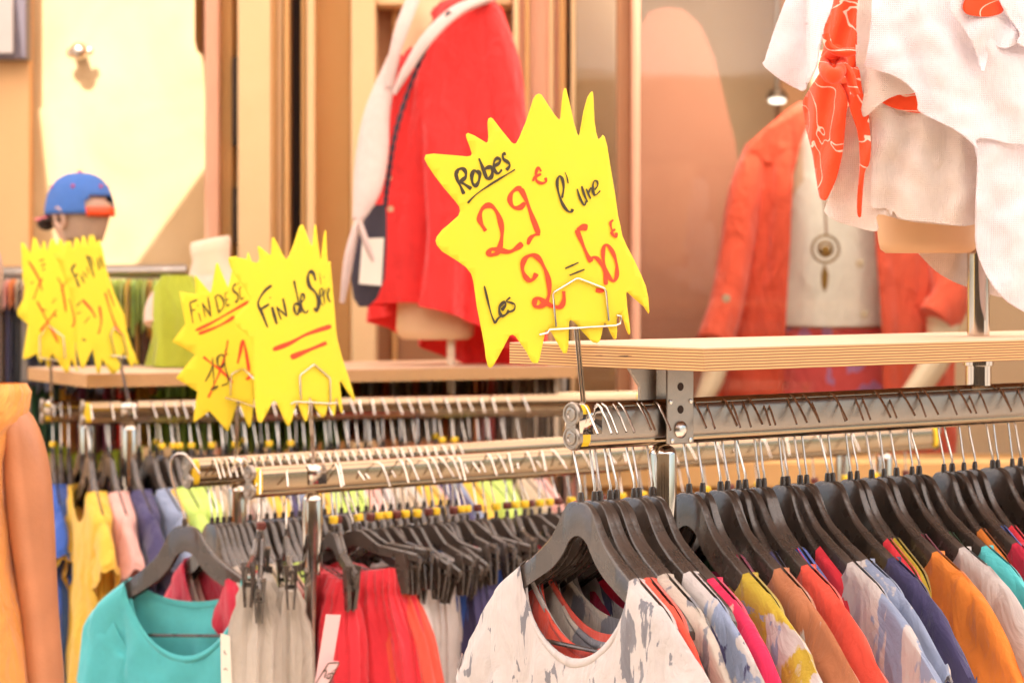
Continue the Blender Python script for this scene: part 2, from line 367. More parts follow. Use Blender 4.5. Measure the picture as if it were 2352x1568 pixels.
mb = MB(); mb.add([(-1.17, 6.45, az(6.45)), (-1.17, 6.95, az(6.95)), (-1.56, 6.45, az(6.45))], [(0, 1, 2)]); mb.build('canvas', M['awning'], aw)  # corner piece added to cut the sun patch diagonally
mb = MB()
for x in (-6, -1.76, 1.6, 5.0): mb.tube([(x, 1.0, az(1)-.03), (x, 8.0, az(8)-.03)], .015)
mb.tube([(-6, 1.0, az(1)-.03), (5.0, 1.0, az(1)-.03)], .02); mb.build('frame', M['steel'], aw)
ob = empty('opposite_house', (0, -7.5, 0)); tag(ob, 'ochre plastered house with shuttered windows on the other side of the street', 'house')
ob.location = (0, 0, 0)
mb = MB(); mb.box((0, -8, 3.2), (30, 1, 6.4)); mb.build('wall', M['frame_light'], ob)
for i in range(-5, 6):
    mb = MB(); mb.box((i*2.6, -7.45, 1.3), (1.7, .10, 2.6)); mb.build('shop_opening', M['gap'], ob)
    mb = MB(); mb.box((i*2.6, -7.0, 2.75), (1.9, .9, .08)); mb.build('canopy', M['frame_mid'] if i % 2 else M['wall_peach'], ob)
for x in range(-6, 7, 3):
    for z in (4.4,):
        mb = MB(); mb.box((x, -7.47, z), (1.0, .06, 1.6)); mb.build('window', M['gap'], ob)
        mb = MB(); mb.box((x-.72, -7.46, z), (.4, .05, 1.6)); mb.box((x+.72, -7.46, z), (.4, .05, 1.6)); mb.build('shutter', M['frame_light'], ob)

# ------------------------------------------------------------------ clothes rails
ANG = math.atan2(5553, 6424)                     # rail direction, measured from +x towards +y
class Rail:
    def __init__(s, px, py, S, ang=ANG, L=2.0, h=.056, hw=.0125):
        s.Z0 = F/S; s.x0 = (px-CXV)/S; s.ang = ang; s.L = L; s.h = h; s.hw = hw
        s.z0 = CAMZ+(HY-py)/S                     # mid height of the tube
        s.u = Vector((math.cos(ang), math.sin(ang), 0)); s.v = Vector((-math.sin(ang), math.cos(ang), 0))
        s.top = s.z0+h/2
    def P(s, t, v=0, z=0): return Vector((s.x0, s.Z0, s.z0))+s.u*t+s.v*v+Vector((0, 0, z))
    def t_at(s, px):
        k = (px-CXV)/F; return (k*s.Z0-s.x0)/(s.u.x-k*s.u.y)
    def build(s, label, posts, cap=.0175, sleeve=True, foot=.45, post_r=.021, name='clothes_rail'):
        e = empty(name, (0, 0, 0)); tag(e, label, 'clothes rail')
        e.location = s.P(0)*1; e.location.z = 0
        off = -e.location
        def T(p): return p+off
        h, w = s.h/2, s.hw
        prof = [(w*math.cos(a), (h-w)+w*math.sin(a)) for a in [math.pi*i/8 for i in range(9)]]+[(w*math.cos(a), -(h-w)+w*math.sin(a)) for a in [math.pi+math.pi*i/8 for i in range(9)]]
        mb = MB(); mb.rings([[T(s.P(t, a, b)) for a, b in prof] for t in (0, s.L)], True, True); mb.build('tube', M['steel'] if s.h > .055 else M['rail'], e, angle=30)
        # groove beads along the top and bottom edge
        mb = MB(); mb.tube([T(s.P(0, 0, h-.004)), T(s.P(s.L, 0, h-.004))], .0085, 14); mb.tube([T(s.P(0, 0, -h+.004)), T(s.P(s.L, 0, -h+.004))], .0105, 14); mb.build('bead', M['rail'], e)
        for t, sg in ((0, -1), (s.L, 1)):
            mb = MB(); Mx = Matrix((s.v, Vector((0, 0, 1)), s.u*-1*sg)).transposed()
            d = cap*.98
            for zz in (d, -d):
                c = T(s.P(t+sg*.002, 0, zz))
                prof2 = [(cap, -.006), (cap*1.02, .0), (cap*.93, .003), (cap*.78, .003), (cap*.72, .001), (cap*.62, .001), (cap*.56, .0035), (cap*.38, .004), (cap*.3, .002), (.0001, .002)]
                mb.lathe([(r_, -z_) for r_, z_ in prof2], c, 22, Mx)
            mb.box(T(s.P(t+sg*.001, 0, 0)), (cap*1.1, .006, cap*1.2), Matrix.Rotation(s.ang+math.pi/2, 3, 'Z'))
            mb.build('end_cap', M['steel'], e, angle=30)
            if sleeve:
                mb = MB(); k = 1.12
                mb.rings([[T(s.P(t-sg*q, a*k*1.15, b*k)) for a, b in prof] for q in (.002, .020)], True, True); mb.build('end_sleeve', M['yellowp'], e, angle=30)
        for t in posts:
            mb = MB(); c = T(s.P(t)); zt = s.z0-h-.004
            pr = [(.0005, zt)]+[(post_r*math.sin(a), zt-post_r*.75*(1-math.cos(a))) for a in (.4, .8, 1.2, 1.57)]+[(post_r, zt-.16), (post_r*.93, zt-.161), (post_r*.80, zt-.162), (post_r*.80, .05)]
            pr = list(reversed(pr))
            mb.lathe(pr, (c.x, c.y, 0), 24); mb.build('post', M['chrome'], e, angle=30)
            mb = MB(); mb.tube([T(Vector(s.P(t, -foot))*1) , T(s.P(t, foot))], .018, 10)
            for i in range(len(mb.v)): q = mb.v[i]; mb.v[i] = (q[0], q[1], q[2]-s.z0+.03)
            mb.build('foot', M['chrome'], e)
        mb = MB(); a = T(s.P(posts[0])); b = T(s.P(posts[-1])); mb.tube([(a.x, a.y, .06), (b.x, b.y, .06)], .016, 10); mb.build('base_bar', M['chrome'], e)
        return e, T
RA = Rail(1316, 978, 1590, L=1.75, h=.058)
RB1 = Rail(574, 1107, 1140, L=2.15, h=.052)
RB2 = Rail(431, 1085, 1075, L=2.3, h=.052)
ANGC = math.atan2(5553, 16824)
RC2 = Rail(97, 944, 850, ang=ANGC, L=1.75, h=.050)
RC1 = Rail(190, 948, 890, ang=ANGC, L=1.55, h=.050)
eA, TA = RA.build('nearest chrome double rail with silver discs on its end, packed with bright tops', [RA.t_at(1522), 1.5])
eB1, TB1 = RB1.build('front left chrome rail packed with linen trousers on clip hangers', [RB1.t_at(718), 1.95])
eB2, TB2 = RB2.build('chrome rail with a turquoise top at its end, behind the trouser rail', [RB2.t_at(545), 2.1])
eC1, TC1 = RC1.build('blurred chrome rail below the orange plywood shelf, front one of its pair', [RC1.t_at(298), 1.35])
eC2, TC2 = RC2.build('blurred chrome rail below the orange plywood shelf, rear one of its pair', [RC2.t_at(200), 1.5])

# bracket on rail A
def bracket(rail, e, T, px, ztop):
    t = rail.t_at(px)
    mb = MB(); rot = Matrix.Rotation(rail.ang, 3, 'Z'); zb = -rail.h/2-.004; hgt = ztop-(rail.z0+zb)
    mb.box(T(rail.P(t, -rail.hw-.010, zb+hgt/2)), (.056, .003, hgt), rot)
    mb.box(T(rail.P(t, rail.hw+.010, zb+hgt/2)), (.056, .003, hgt), rot)
    br = mb.build('bracket', M['steel'], e, bevel=.0012)
    mb = MB(); zz = ztop-rail.z0
    mb.add([T(rail.P(t-.085, -.002, zz)), T(rail.P(t-.028, -.002, zz)), T(rail.P(t-.028, -.002, -.03+.06)), T(rail.P(t-.062, -.002, -.03+.06)), T(rail.P(t-.062, -.002, zz-.028)),
            T(rail.P(t-.085, .004, zz)), T(rail.P(t-.028, .004, zz)), T(rail.P(t-.028, .004, -.03+.06)), T(rail.P(t-.062, .004, -.03+.06)), T(rail.P(t-.062, .004, zz-.028))],
           [(0,1,2,3,4), (9,8,7,6,5)]+[(i, (i+1) % 5, 5+(i+1) % 5, 5+i) for i in range(5)])
    mb.build('bracket_plate', M['steel'], e, bevel=.001)
    mb = MB(); Mx = Matrix((rail.u, Vector((0, 0, 1)), rail.v*-1)).transposed()
    mb.lathe([(.013, 0), (.013, .002), (.009, .005), (.004, .006), (.0001, .006)], T(rail.P(t, -rail.hw-.0115, -.012)), 18, Mx); mb.build('bolt', M['wire'], br, angle=30)
    for a, b in ((-.021, .030), (.021, .030), (-.018, -.028), (.02, -.028)):
        mb = MB(); mb.lathe([(.0035, 0), (.0035, .0015), (.0001, .0025)], T(rail.P(t+a, -rail.hw-.0115, b)), 10, Mx); mb.build('screw', M['wire'], br, angle=30)
    for zz_ in (.018, .052):
        mb = MB(); mb.lathe([(.0062, 0), (.0062, .0006), (.0001, .0007)], T(rail.P(t, -rail.hw-.0115, zz_)), 14, Mx); mb.build('slot', M['gap'], br)
# ------------------------------------------------------------------ plywood shelves
def shelf(rail, t0, t1, hw, ztop, th, label, edge='ply'):
    a = rail.P((t0+t1)/2); e = empty('plywood_shelf', (a.x, a.y, ztop-th)); e.rotation_euler = (0, 0, rail.ang); tag(e, label, 'shelf')
    mb = MB(); mb.box((0, 0, th/2), (t1-t0, 2*hw, th)); mb.build('board', M[edge], e, bevel=.0008)
    mb = MB(); mb.box((0, 0, th+.0006), (t1-t0-.001, 2*hw-.001, .0012)); mb.build('face_veneer', M['wood_top'], e)
    return e
SA_top = 1.452; SA_th = .0315
shelf(RA, .058, 1.72, .208, SA_top, SA_th, 'thick plywood board with striped edges fixed above the nearest rail')
bracket(RA, eA, TA, 1537, SA_top-SA_th-.002)
# shelf C
def shelfC():
    # near corner at (347,862 in crop) measured: corner (348,862) right of end face, end face from (112)
    kx, ky = 345, 833
    return None
# corner near: view (345*?)
C_corner = (0.5743*(905/2.6133), 0.5743*(1400+255/2.6133)); C_left = (0.5743*(287/2.6133), 0.5743*(1400+130/2.6133))
SC = 890
cz = F/SC; pc = Q(C_corner[0], C_corner[1], cz)       # near corner of the top
hwC = .28
class Obj: pass
ANGS = R(26.8); RCs = Rail(0, 0, 850, ang=ANGS)
org = pc + RCs.v*hwC
e = empty('plywood_shelf', (org.x, org.y, pc.z-.034)); e.rotation_euler = (0, 0, ANGS); tag(e, 'long blurred plywood board under the red coat mannequin', 'shelf')
mb = MB(); mb.box((.72, 0, .017), (1.44, 2*hwC, .034)); mb.build('board', M['ply'], e, bevel=.001)
mb = MB(); mb.box((.72, 0, .0346), (1.439, 2*hwC-.001, .0012)); mb.build('face_veneer', M['wood_top'], e)
SCtop = pc.z

# ------------------------------------------------------------------ hangers
HT = [(0,0),(.018,-.001),(.028,-.006),(.038,-.018),(.05,-.038),(.066,-.058),(.10,-.083),(.15,-.114),(.19,-.138),(.205,-.150),(.215,-.163)]
HB = [(0,-.050),(.012,-.052),(.024,-.062),(.034,-.078),(.05,-.094),(.066,-.106),(.1,-.124),(.15,-.150),(.19,-.168),(.205,-.174),(.215,-.176)]
HWD = [(0,.0055),(.03,.0058),(.06,.0075),(.1,.0105),(.14,.0115),(.2,.010),(.215,.007)]
def htop(x): return interp(HT, abs(x))
def hook_pts(rail_h=.058, big=1.0):
    zt = .138; r = .0218; c = zt-.020
    pts = [(0, 0, -.004), (0, 0, .018), (.004, 0, .030), (.0125, 0, .060), (.0195, 0, .088), (.0220, 0, .106)]
    pts += [(r*math.cos(a), 0, c+r*math.sin(a)) for a in [R(d) for d in range(0, 151, 15)]]
    pts += [(-.0265, 0, c+.002), (-.034, 0, c-.009), (-.041, 0, c-.019)]
    return pts
def hook_mesh(seed=0, rr=.0020):
    rnd = random.Random(seed); pts = hook_pts(); k = rnd.uniform(-.003, .003)
    pts = [(x+(k if z > .03 and x > 0 else 0), y+rnd.uniform(-.0004, .0004), z) for x, y, z in pts]
    mb = MB(); mb.tube(pts, rr, 8); return mb
def wide_body(bar=True):
    mb = MB(); rings = []
    xs = [-.215+.43*i/56 for i in range(57)]
    for x in xs:
        a = abs(x); tp = interp(HT, a); bt = interp(HB, a); w = interp(HWD, a); e_ = .0028
        loop = [(-w, bt), (-w, tp-w*.55), (-w*.8, tp-w*.18), (-w*.4, tp-.0005), (0, tp), (w*.4, tp-.0005), (w*.8, tp-w*.18), (w, tp-w*.55), (w, bt)]
        wi = max(w-e_, .001); ti = tp-.012-w*.2 if a > .03 else lerp(bt, tp, .12)
        loop += [(wi, bt), (wi, ti), (0, ti+.001), (-wi, ti), (-wi, bt)]
        rings.append([(x, y, z) for y, z in loop])
    mb.rings(rings, True, True)
    mb.lathe([(.0055, -.002), (.0052, .006), (.0042, .0125), (.003, .013)], (0, 0, 0), 12)
    return mb
def bar_mesh():
    mb = MB(); mb.tube([(-.175, 0, -.158), (-.165, 0, -.20), (-.15, 0, -.213), (.15, 0, -.213), (.165, 0, -.20), (.175, 0, -.158)], .0035, 8); return mb
def clip_body():
    mb = MB(); rings = []
    for i in range(41):
        x = -.15+.30*i/40; a = abs(x); tp = interp([(0,0),(.02,-.002),(.04,-.02),(.06,-.036),(.15,-.062)], a); bt = interp([(0,-.034),(.02,-.038),(.04,-.05),(.06,-.058),(.15,-.078)], a); w = .005
        rings.append([(x, -w, bt), (x, -w, tp-.003), (x, 0, tp), (x, w, tp-.003), (x, w, bt), (x, 0, bt+.003)])
    mb.rings(rings, True, True); mb.lathe([(.005, -.002), (.004, .012)], (0, 0, 0), 10)
    mb.tube([(-.15, 0, -.07), (-.145, 0, -.088), (.145, 0, -.088), (.15, 0, -.07)], .003, 6)
    return mb
def clip_mesh(x):
    mb = MB()
    for sg in (-1, 1):
        o = sg*.003
        vs = [(x-.011, o, -.055), (x+.011, o, -.055), (x+.015, o+sg*.004, -.098), (x-.015, o+sg*.004, -.098), (x+.009, o+sg*.001, -.142), (x-.009, o+sg*.001, -.142)]
        vs2 = [(a, b+sg*.0035+sg*(.008 if c > -.06 else 0), c) for a, b, c in vs]
        mb.add(vs+vs2, [(0,1,2,3), (3,2,4,5), (9,8,7,6), (11,10,8,9), (0,6,7,1), (1,7,8,2), (2,8,10,4), (5,4,10,11), (3,9,6,0), (5,11,9,3)])
    mb.tube([(x, -.012, -.098), (x, .012, -.098)], .005, 10)
    return mb
def marker_mesh(): mb = MB(); mb.lathe([(.0085, 0), (.0098, .002), (.0098, .013), (.0085, .015)], (0, 0, .016), 14); return mb
ORD = 'first second third fourth fifth sixth seventh eighth ninth tenth eleventh twelfth thirteenth fourteenth fifteenth sixteenth seventeenth eighteenth nineteenth twentieth'.split()
TENS = ['', '', 'twenty', 'thirty', 'forty', 'fifty', 'sixty']
def ordw(n):
    if n <= 20: return ORD[n-1]
    if n % 10 == 0: return {30: 'thirtieth', 40: 'fortieth', 50: 'fiftieth', 60: 'sixtieth'}[n]
    return TENS[n//10]+'-'+ORD[n % 10-1]
_me = {}
def shared(key, fn, name, m, parent, **k):
    """a mesh object; the first call builds the mesh, later ones link a copy with the same data"""
    if key in _me:
        o = _me[key].copy(); COL.objects.link(o); o.parent = parent
    else:
        o = fn().build(name, M[m], parent, **k); _me[key] = o
    return o
def setmat(o, m):
    o.material_slots[0].link = 'OBJECT'; o.material_slots[0].material = m
    return o
def hanger(rail, px, kind='wide', yaw=0, tilt=0, label='', group='', marker=None, z=0, t=None, far=False):
    t = rail.t_at(px) if t is None else t
    p = rail.P(t); zt = rail.top
    e = empty('clothes_hanger'); e.location = (p.x, p.y, zt-.138+z); e.rotation_euler = (0, R(tilt), rail.ang+math.pi/2+yaw)
    tag(e, label, 'hanger', group)
    # local x -> v direction ; local y -> -u
    k = random.randrange(4)
    shared(('hook', k), lambda: hook_mesh(k), 'hook', 'wire', e)
    if kind == 'wide':
        shared('wide', wide_body, 'body', 'black', e, angle=35)
        shared('bar', bar_mesh, 'trouser_bar', 'black', e)
    elif kind == 'mid':
        shared('wide', wide_body, 'body', 'black', e, angle=35)
    else:
        shared('clip_b', clip_body, 'body', 'black', e, angle=35)
        if not far:
            for x in (-.115, .115): shared(('clip', x), lambda: clip_mesh(x), 'clip', 'black', e, angle=25)
    if marker:
        m = shared('marker', marker_mesh, 'size_marker', 'yellowp', e)
        setmat(m, M['yellowp'] if marker == 'y' else M['brownp'])
        if marker == 'y' and not far:
            def dg():
                mb = MB(); mb.box((0, .0102, .0235), (.0016, .0006, .008)); mb.box((.0014, .0102, .0262), (.0018, .0006, .0015)); return mb
            shared('digit', dg, 'digit', 'ink', m)
    return e

# ------------------------------------------------------------------ garments (built in the hanger's frame)
def top_mesh(seed, sleeves=.15, bw=.24, nw=.120, nd=.10, nb=.035, length=.62, thick=.024, fold=.011, vneck=False, sth=1.0, droop=-54):
    rnd = random.Random(seed); mb = MB(); ph = rnd.uniform(0, 6); ph2 = rnd.uniform(0, 6); NR = 30
    side = [lerp(nw, bw, i/12) for i in range(13)]; mid_ = [lerp(-nw+2e-4, nw-2e-4, .5-.5*math.cos(math.pi*i/24)) for i in range(25)]
    XS = [-x for x in reversed(side)]+mid_+side
    up = .005
    def zs(x): return htop(min(abs(x), .215))+up-(max(0, abs(x)-.215)*1.5)
    def neck(x, d):
        a = min(1, abs(x)/nw); base = zs(nw)
        return base-d*((1-a) if vneck else (1-a*a)**.6)
    for sg, d in ((-1, nb), (1, nd)):          # +y local is the side facing the camera (-u)
        rows = []
        for j in range(NR+1):
            q = (j/NR)**1.25; row = []
            for x in XS:
                s_ = x/bw
                inn = abs(x) < nw
                zt = neck(x, d) if inn else zs(x)
                z = lerp(zt, -length, q)
                dz = zt-z
                wx = x*(1+.06*q*math.sin(ph))
                edge = (1-abs(s_)**14)
                base = thick*min(1, (dz/.010 if not inn else .75+dz/.1))**.5 if (dz > 1e-6 or inn) else 0
                y = base*edge
                sag = min(1, dz/.25)
                y += sag*edge*fold*(math.sin(x*34+ph+1.5*math.sin(z*9+ph2))+.5*math.sin(x*71+ph2+z*6))
                y += .006*noise.noise(Vector((x*14+seed, z*11, sg*3)))*min(1, dz/.05)
                y += .013*(.28-abs(noise.noise(Vector((x*16+z*5+seed, z*7-x*6, sg*2+seed)))))*min(1, dz/.06)*edge
                y = max(y, .003*edge)
                if not inn: y = max(y, .0135*min(1, dz/.005)**.5*edge)
                z += .004*noise.noise(Vector((x*9, seed*1.7, z*5)))*min(1, dz/.05)
                row.append((wx, sg*y, z))
            rows.append(row)
        mb.grid(rows)
    if sleeves > 0:
        for sd in (-1, 1):
            x0 = .165; path = [(.150, zs(.150)-.018), (x0+.005, zs(x0+.005)-.007), (.19, zs(.19)-.0005), (.212, zs(.212)+.0015)]
            a = R(-38+rnd.uniform(-6, 6)); x, z = path[-1]; n = 9
            end = R(droop+rnd.uniform(-5, 5))
            for i in range(n):
                an = lerp(a, end, min(1, (i+1)/5)); x += math.cos(an)*sleeves/n; z += math.sin(an)*sleeves/n; path.append((x, z))
            rings = []; m_ = len(path); fl = rnd.uniform(.8, 1.4)
            for i, (x, z) in enumerate(path):
                xa, za = path[max(i-1, 0)]; xb, zb = path[min(i+1, m_-1)]; L_ = math.hypot(xb-xa, zb-za); dx, dz_ = (xb-xa)/L_, (zb-za)/L_
                nx, nz_ = dz_, -dx                 # pointing inward / down
                if nz_ > 0: nx, nz_ = -nx, -nz_
                q = i/(m_-1); wd = lerp(.15, .165, q); th = lerp(.018, .026*fl, q)*sth
                ring = []; K = 28
                for k in range(K):
                    th_ = 2*math.pi*k/K; cw = .5-.5*math.cos(th_); sy = math.sin(th_)
                    prof = (abs(sy)**.7)*(1 if sy > 0 else -1)
                    rip = .005*q*math.sin(cw*13+ph+i*.3)+.010*(.25-abs(noise.noise(Vector((x*13+cw*3, z*9-cw*4, seed+(1 if sy > 0 else 7))))))+.004*noise.noise(Vector((x*20, z*20, k*.3+seed)))
                    off = cw*wd; zz = z+nz_*off; xx = x+nx*off*.85
                    ring.append((sd*xx, (prof*th+rip*(1 if abs(sy) > .2 else .2)), zz+.006*q*math.sin(k*1.3+ph)))
                rings.append(ring)
            mb.rings(rings)
            # turned hem
            r0 = rings[-1]; c = [sum(p[i] for p in r0)/len(r0) for i in range(3)]
            mb.rings([r0, [tuple(lerp(p[i], c[i], .05) for i in range(3)) for p in r0], [tuple(lerp(p[i], c[i], .08)+(0, 0, .02)[i] for i in range(3)) for p in r0]])
    return mb
def neckband_mesh(seed, nw=.120, nd=.10, nb=.035, vneck=False, thick=.024, w=.014):
    mb = MB()
    for sg, d in ((-1, nb), (1, nd)):
        rows = [[], [], []]
        for i in range(37):
            a = -1+2*i/36; x = a*nw
            z = htop(nw)+.005-d*((1-abs(a)) if vneck else (1-a*a)**.6)
            y = sg*(thick*.84+.0022)*(1-abs(a)**8) if abs(a) < 1 else 0
            k = w*(1-.2*abs(a))
            for r_ in range(3):
                f = r_/2
                nx = a*.6; rows[r_].append((x*(1+f*k/nw*.6*abs(a)), y+sg*(.0016 if r_ == 1 else 0), z-f*k*(1-.25*abs(a))))
        mb.grid(rows)
    return mb
def trouser_mesh(seed, hw=.125, length=.85, gather=.006, top=-.125, hd=.042):
    rnd = random.Random(seed); mb = MB(); ph = rnd.uniform(0, 6); rings = []; K = 96
    for j in range(34):
        q = j/33; z = top-length*q**1.2; d = top-z
        w = hw*(interp([(0, .84), (.03, .86), (.045, .80), (.06, .85), (.14, 1.02), (.4, 1.12), (1, 1.2)], d)); h = hd*interp([(0, .45), (.03, .75), (.045, .62), (.08, .95), (.4, 1.2), (1, 1.3)], d)
        ring = []
        for k in range(K):
            th = 2*math.pi*k/K; c, s_ = math.cos(th), math.sin(th)
            g = gather*math.sin(26*th+ph+2*math.sin(3*th+seed))*interp([(0, .6), (.03, .8), (.05, 1), (.15, .6), (.4, .15)], d)
            g += .010*math.sin(9*th+ph+math.sin(d*7))*min(1, d/.12)
            ring.append((w*c+g*c*.4, (abs(s_)**.8)*(1 if s_ > 0 else -1)*h+g*(1 if s_ > 0 else -1)*min(1, abs(s_)*2), z+.006*noise.noise(Vector((c*3, s_*3, seed)))*(1 if j == 0 else .4)))
        rings.append(ring)
    mb.rings(rings, True, True); return mb
def garment(h, key, fn, name, m, label, cat, group=None, band=None, bandm=None):
    """a garment hung on hanger h: top-level, same placement"""
    if key in _me:
        o = _me[key].copy(); COL.objects.link(o)
    else:
        o = fn().build(name, m, None, angle=70); o.data.name = name; _me[key] = o
    o.matrix_world = h.matrix_basis.copy(); o.location = h.location; o.rotation_euler = h.rotation_euler; o.scale = h.scale
    setmat(o, m); tag(o, label, cat, group)
    if band:
        b = neckband_mesh(0, **band).build('neckband', bandm or m, None, angle=60, solid=.0012); b.parent = o
    return o
PAL = dict(
    white=(.60, .53, .50), offwhite=(.54, .45, .37), coral=(.82, .085, .045), red=(.84, .030, .050), crimson=(.66, .012, .05), magenta=(.78, .015, .09),
    orange=(.85, .24, .025), olive=(.56, .40, .03), yellow=(.82, .50, .05), terracotta=(.52, .18, .075), navy=(.055, .045, .13), teal=(.05, .40, .42),
    darkteal=(.02, .16, .14), turquoise=(.10, .60, .62), blue=(.04, .12, .50), greyblue=(.28, .33, .47), lime=(.52, .62, .05), lightgreen=(.56, .74, .15), green=(.03, .16, .04),
    pink=(.80, .42, .36), beige=(.55, .42, .28), grey=(.58, .51, .43), brown=(.24, .12, .06), plum=(.30, .01, .06), purple=(.33, .16, .45), black=(.03, .03, .04), ink=(.20, .19, .21), linenwhite=(.86, .78, .74), emerald=(.02, .42, .12))
PAL = {k: tuple(v*.94+.018 for v in c) for k, c in PAL.items()}
CL = {}
def C(a, b=None, c=None, **k):
    key = (a, b, c, tuple(sorted(k.items())))
    if key not in CL: CL[key] = cloth('cloth '+a+(' '+b if b else ''), PAL[a], PAL[b] if b else None, PAL[c] if c else None, **k)
    return CL[key]

# ------------------------------------------------------------------ rail A: tops
necksA = [1334,1366,1378,1402,1416,1457,1467,1498,1583,1614,1655,1671,1697,1712,1743,1755,1798,1809,1838,1853,1901,1913,1953,1969,2002,2031,2059,2095,2111,2168,2187,2214,2239,2280,2292,2325,2344,2372,2400,2430,2466,2500]
specA = {0: ('white', 'ink', None, 'white top with charcoal brush strokes and a round neck, first on the nearest rail', .165, dict(thr=.585, scale=15, stretch=(1.6, 1, .5))),
         1: ('coral', 'white', None, 'orange red top with pale print just behind the white brush-stroke top', .15, {}),
         3: ('offwhite', 'ink', None, 'off-white top with black splashes, second of the pale tops on the nearest rail', .15, {}),
         5: ('white', 'greyblue', 'navy', 'white top with slate blue swirls left of the magenta top', .16, {}),
         7: ('magenta', 'pink', None, 'magenta top with small pink marks beside the chrome post', .17, dict(thr=.66)),
         8: ('olive', 'white', 'greyblue', 'mustard top with slate and cream brush print, nearest right of the post', .19, dict(scale=6)),
         10: ('terracotta', 'white', None, 'terracotta top with white splashes on the sleeve', .19, dict(thr=.66)),
         13: ('coral', None, None, 'plain coral top between the terracotta one and the white printed one', .20, {}),
         17: ('white', 'greyblue', None, 'white top with smoky blue grey print and a wide open sleeve', .19, {}),
         18: ('greyblue', 'white', None, 'frayed denim blue and white top squeezed beside the navy one', .15, {}),
         20: ('navy', None, None, 'plain navy blue top with a seam across the sleeve', .17, {}),
         24: ('orange', None, None, 'bright orange top with a wide open sleeve, largest colour block at right', .20, {}),
         26: ('white', None, None, 'crinkled white top between the orange and the turquoise ones', .18, {}),
         28: ('turquoise', None, None, 'turquoise top with two white stitched lines at the shoulder', .20, {}),
         30: ('crimson', None, None, 'crimson top at the right edge of the nearest rail', .19, {}),
         33: ('teal', 'white', None, 'teal top past the crimson one', .18, {}),
         36: ('orange', 'white', None, 'orange printed top near the far end of the nearest rail', .18, {})}
fillc = ['red', 'darkteal', 'coral', 'yellow', 'brown', 'black', 'red', 'olive', 'terracotta', 'plum', 'yellow', 'green', 'navy', 'orange', 'crimson', 'blue']
gA = 'black plastic hangers on the nearest rail'
for i, px in enumerate(necksA):
    yaw = (-.11 if i < 8 else (-.13 if i < 16 else -.05))+random.uniform(-.02, .02)
    if i == 0: yaw = -.10
    kind = 'wide' if random.random() < .4 or i == 0 else 'mid'
    h = hanger(RA, px, kind, yaw, random.uniform(-1, 1) if i else 0, f'black plastic hanger, {ordw(i+1)} from the disc end of the nearest rail', gA)
    if i == 0: h.scale = (1.0, 1, 1.0)
    if i in specA:
        c1, c2, c3, lab, sl_, kw = specA[i]
        m = C(c1, c2, c3, **kw)
        big = dict(nw=.132, nd=[.128, .118, .12, .11][min(i, 3)], nb=[.122, .098, .09, .08][min(i, 3)]) if i < 6 else dict(nw=.145, nd=.07)
        if i == 1: m = C('coral', 'white', None, thr=.62)
        o = garment(h, ('A', i), lambda: top_mesh(i+3, sl_, bw=.228, thick=.017, fold=.008, sth=.6, droop=-48 if i == 0 else (-62 if i < 3 else -54), **big), 't_shirt', m, lab, 'top', band=(dict(thick=.017, **big) if i in (0, 1, 3) else None), bandm=C('white') if i == 0 else None)
        if i == 28:
            mb = MB()
            for dx in (0, .008):
                mb.tube([(-.16-dx, .024-.003, htop(.16+dx)-.012), (-.162-dx, .028, htop(.16)-.04), (-.165-dx, .029, htop(.16)-.09)], .0009, 6)
            b = mb.build('stitching', M['tagp'], o)
    elif i > 8:
        c = fillc[i % len(fillc)]
        v = i % 3
        h.scale = (.70, 1, .97)
        garment(h, ('fillA', v), lambda: top_mesh(60+v, 0, bw=.228, nw=.12, nd=.10+.03*v, length=.55, thick=.010, fold=.003), 'tank_top', C(c),
                f'{c} sleeveless top on the {ordw(i+1)} hanger from the disc end of the nearest rail', 'top', 'sleeveless tops on the nearest rail')

# ------------------------------------------------------------------ rail B2: turquoise top first, then blouses behind
necksB2 = [424, 487, 500, 514, 528, 541, 556]+[575+i*19 for i in range(26)]
b2c = ['turquoise', 'crimson', 'offwhite', 'pink', 'red', 'lightgreen', 'beige', 'grey', 'beige', 'pink', 'lightgreen', 'beige', 'white', 'olive', 'pink', 'purple', 'white', 'lightgreen', 'lightgreen', 'lime', 'olive', 'beige', 'navy', 'white', 'emerald', 'emerald', 'green', 'olive', 'navy', 'beige', 'red', 'red', 'white']
for i, px in enumerate(necksB2):
    h = hanger(RB2, px, 'wide' if i == 0 else 'mid', +.32 if i == 0 else -.15+random.uniform(-.08, .08), 4 if i == 0 else random.uniform(-2, 2), f'black plastic hanger, {ordw(i+1)} from the left end of the rail with the turquoise top', 'black hangers on the turquoise top rail')
    c = b2c[i % len(b2c)]
    if i == 0: h.scale = (1.17, 1, 1.10)
    if i == 0:
        o = garment(h, ('B2', 0), lambda: top_mesh(91, .17, bw=.25, nw=.135, nd=.15, nb=.05, fold=.008, droop=-80), 't_shirt', cloth('turquoise jersey', PAL['turquoise'], weave=900, wb=.1, wr=.25), 'plain turquoise jersey top with a wide round neck on the big black hanger', 'top', band=dict(nw=.135, nd=.15, nb=.05))
    else:
        v = i % 3
        garment(h, ('B2f', v), lambda: top_mesh(95+v, .10, bw=.20, nw=.11, nd=.11, length=.6, thick=.022), 'blouse', C(c), f'{c} blouse, {ordw(i+1)} from the left end of the rail with the turquoise top', 'blouse', 'blouses on the turquoise top rail')

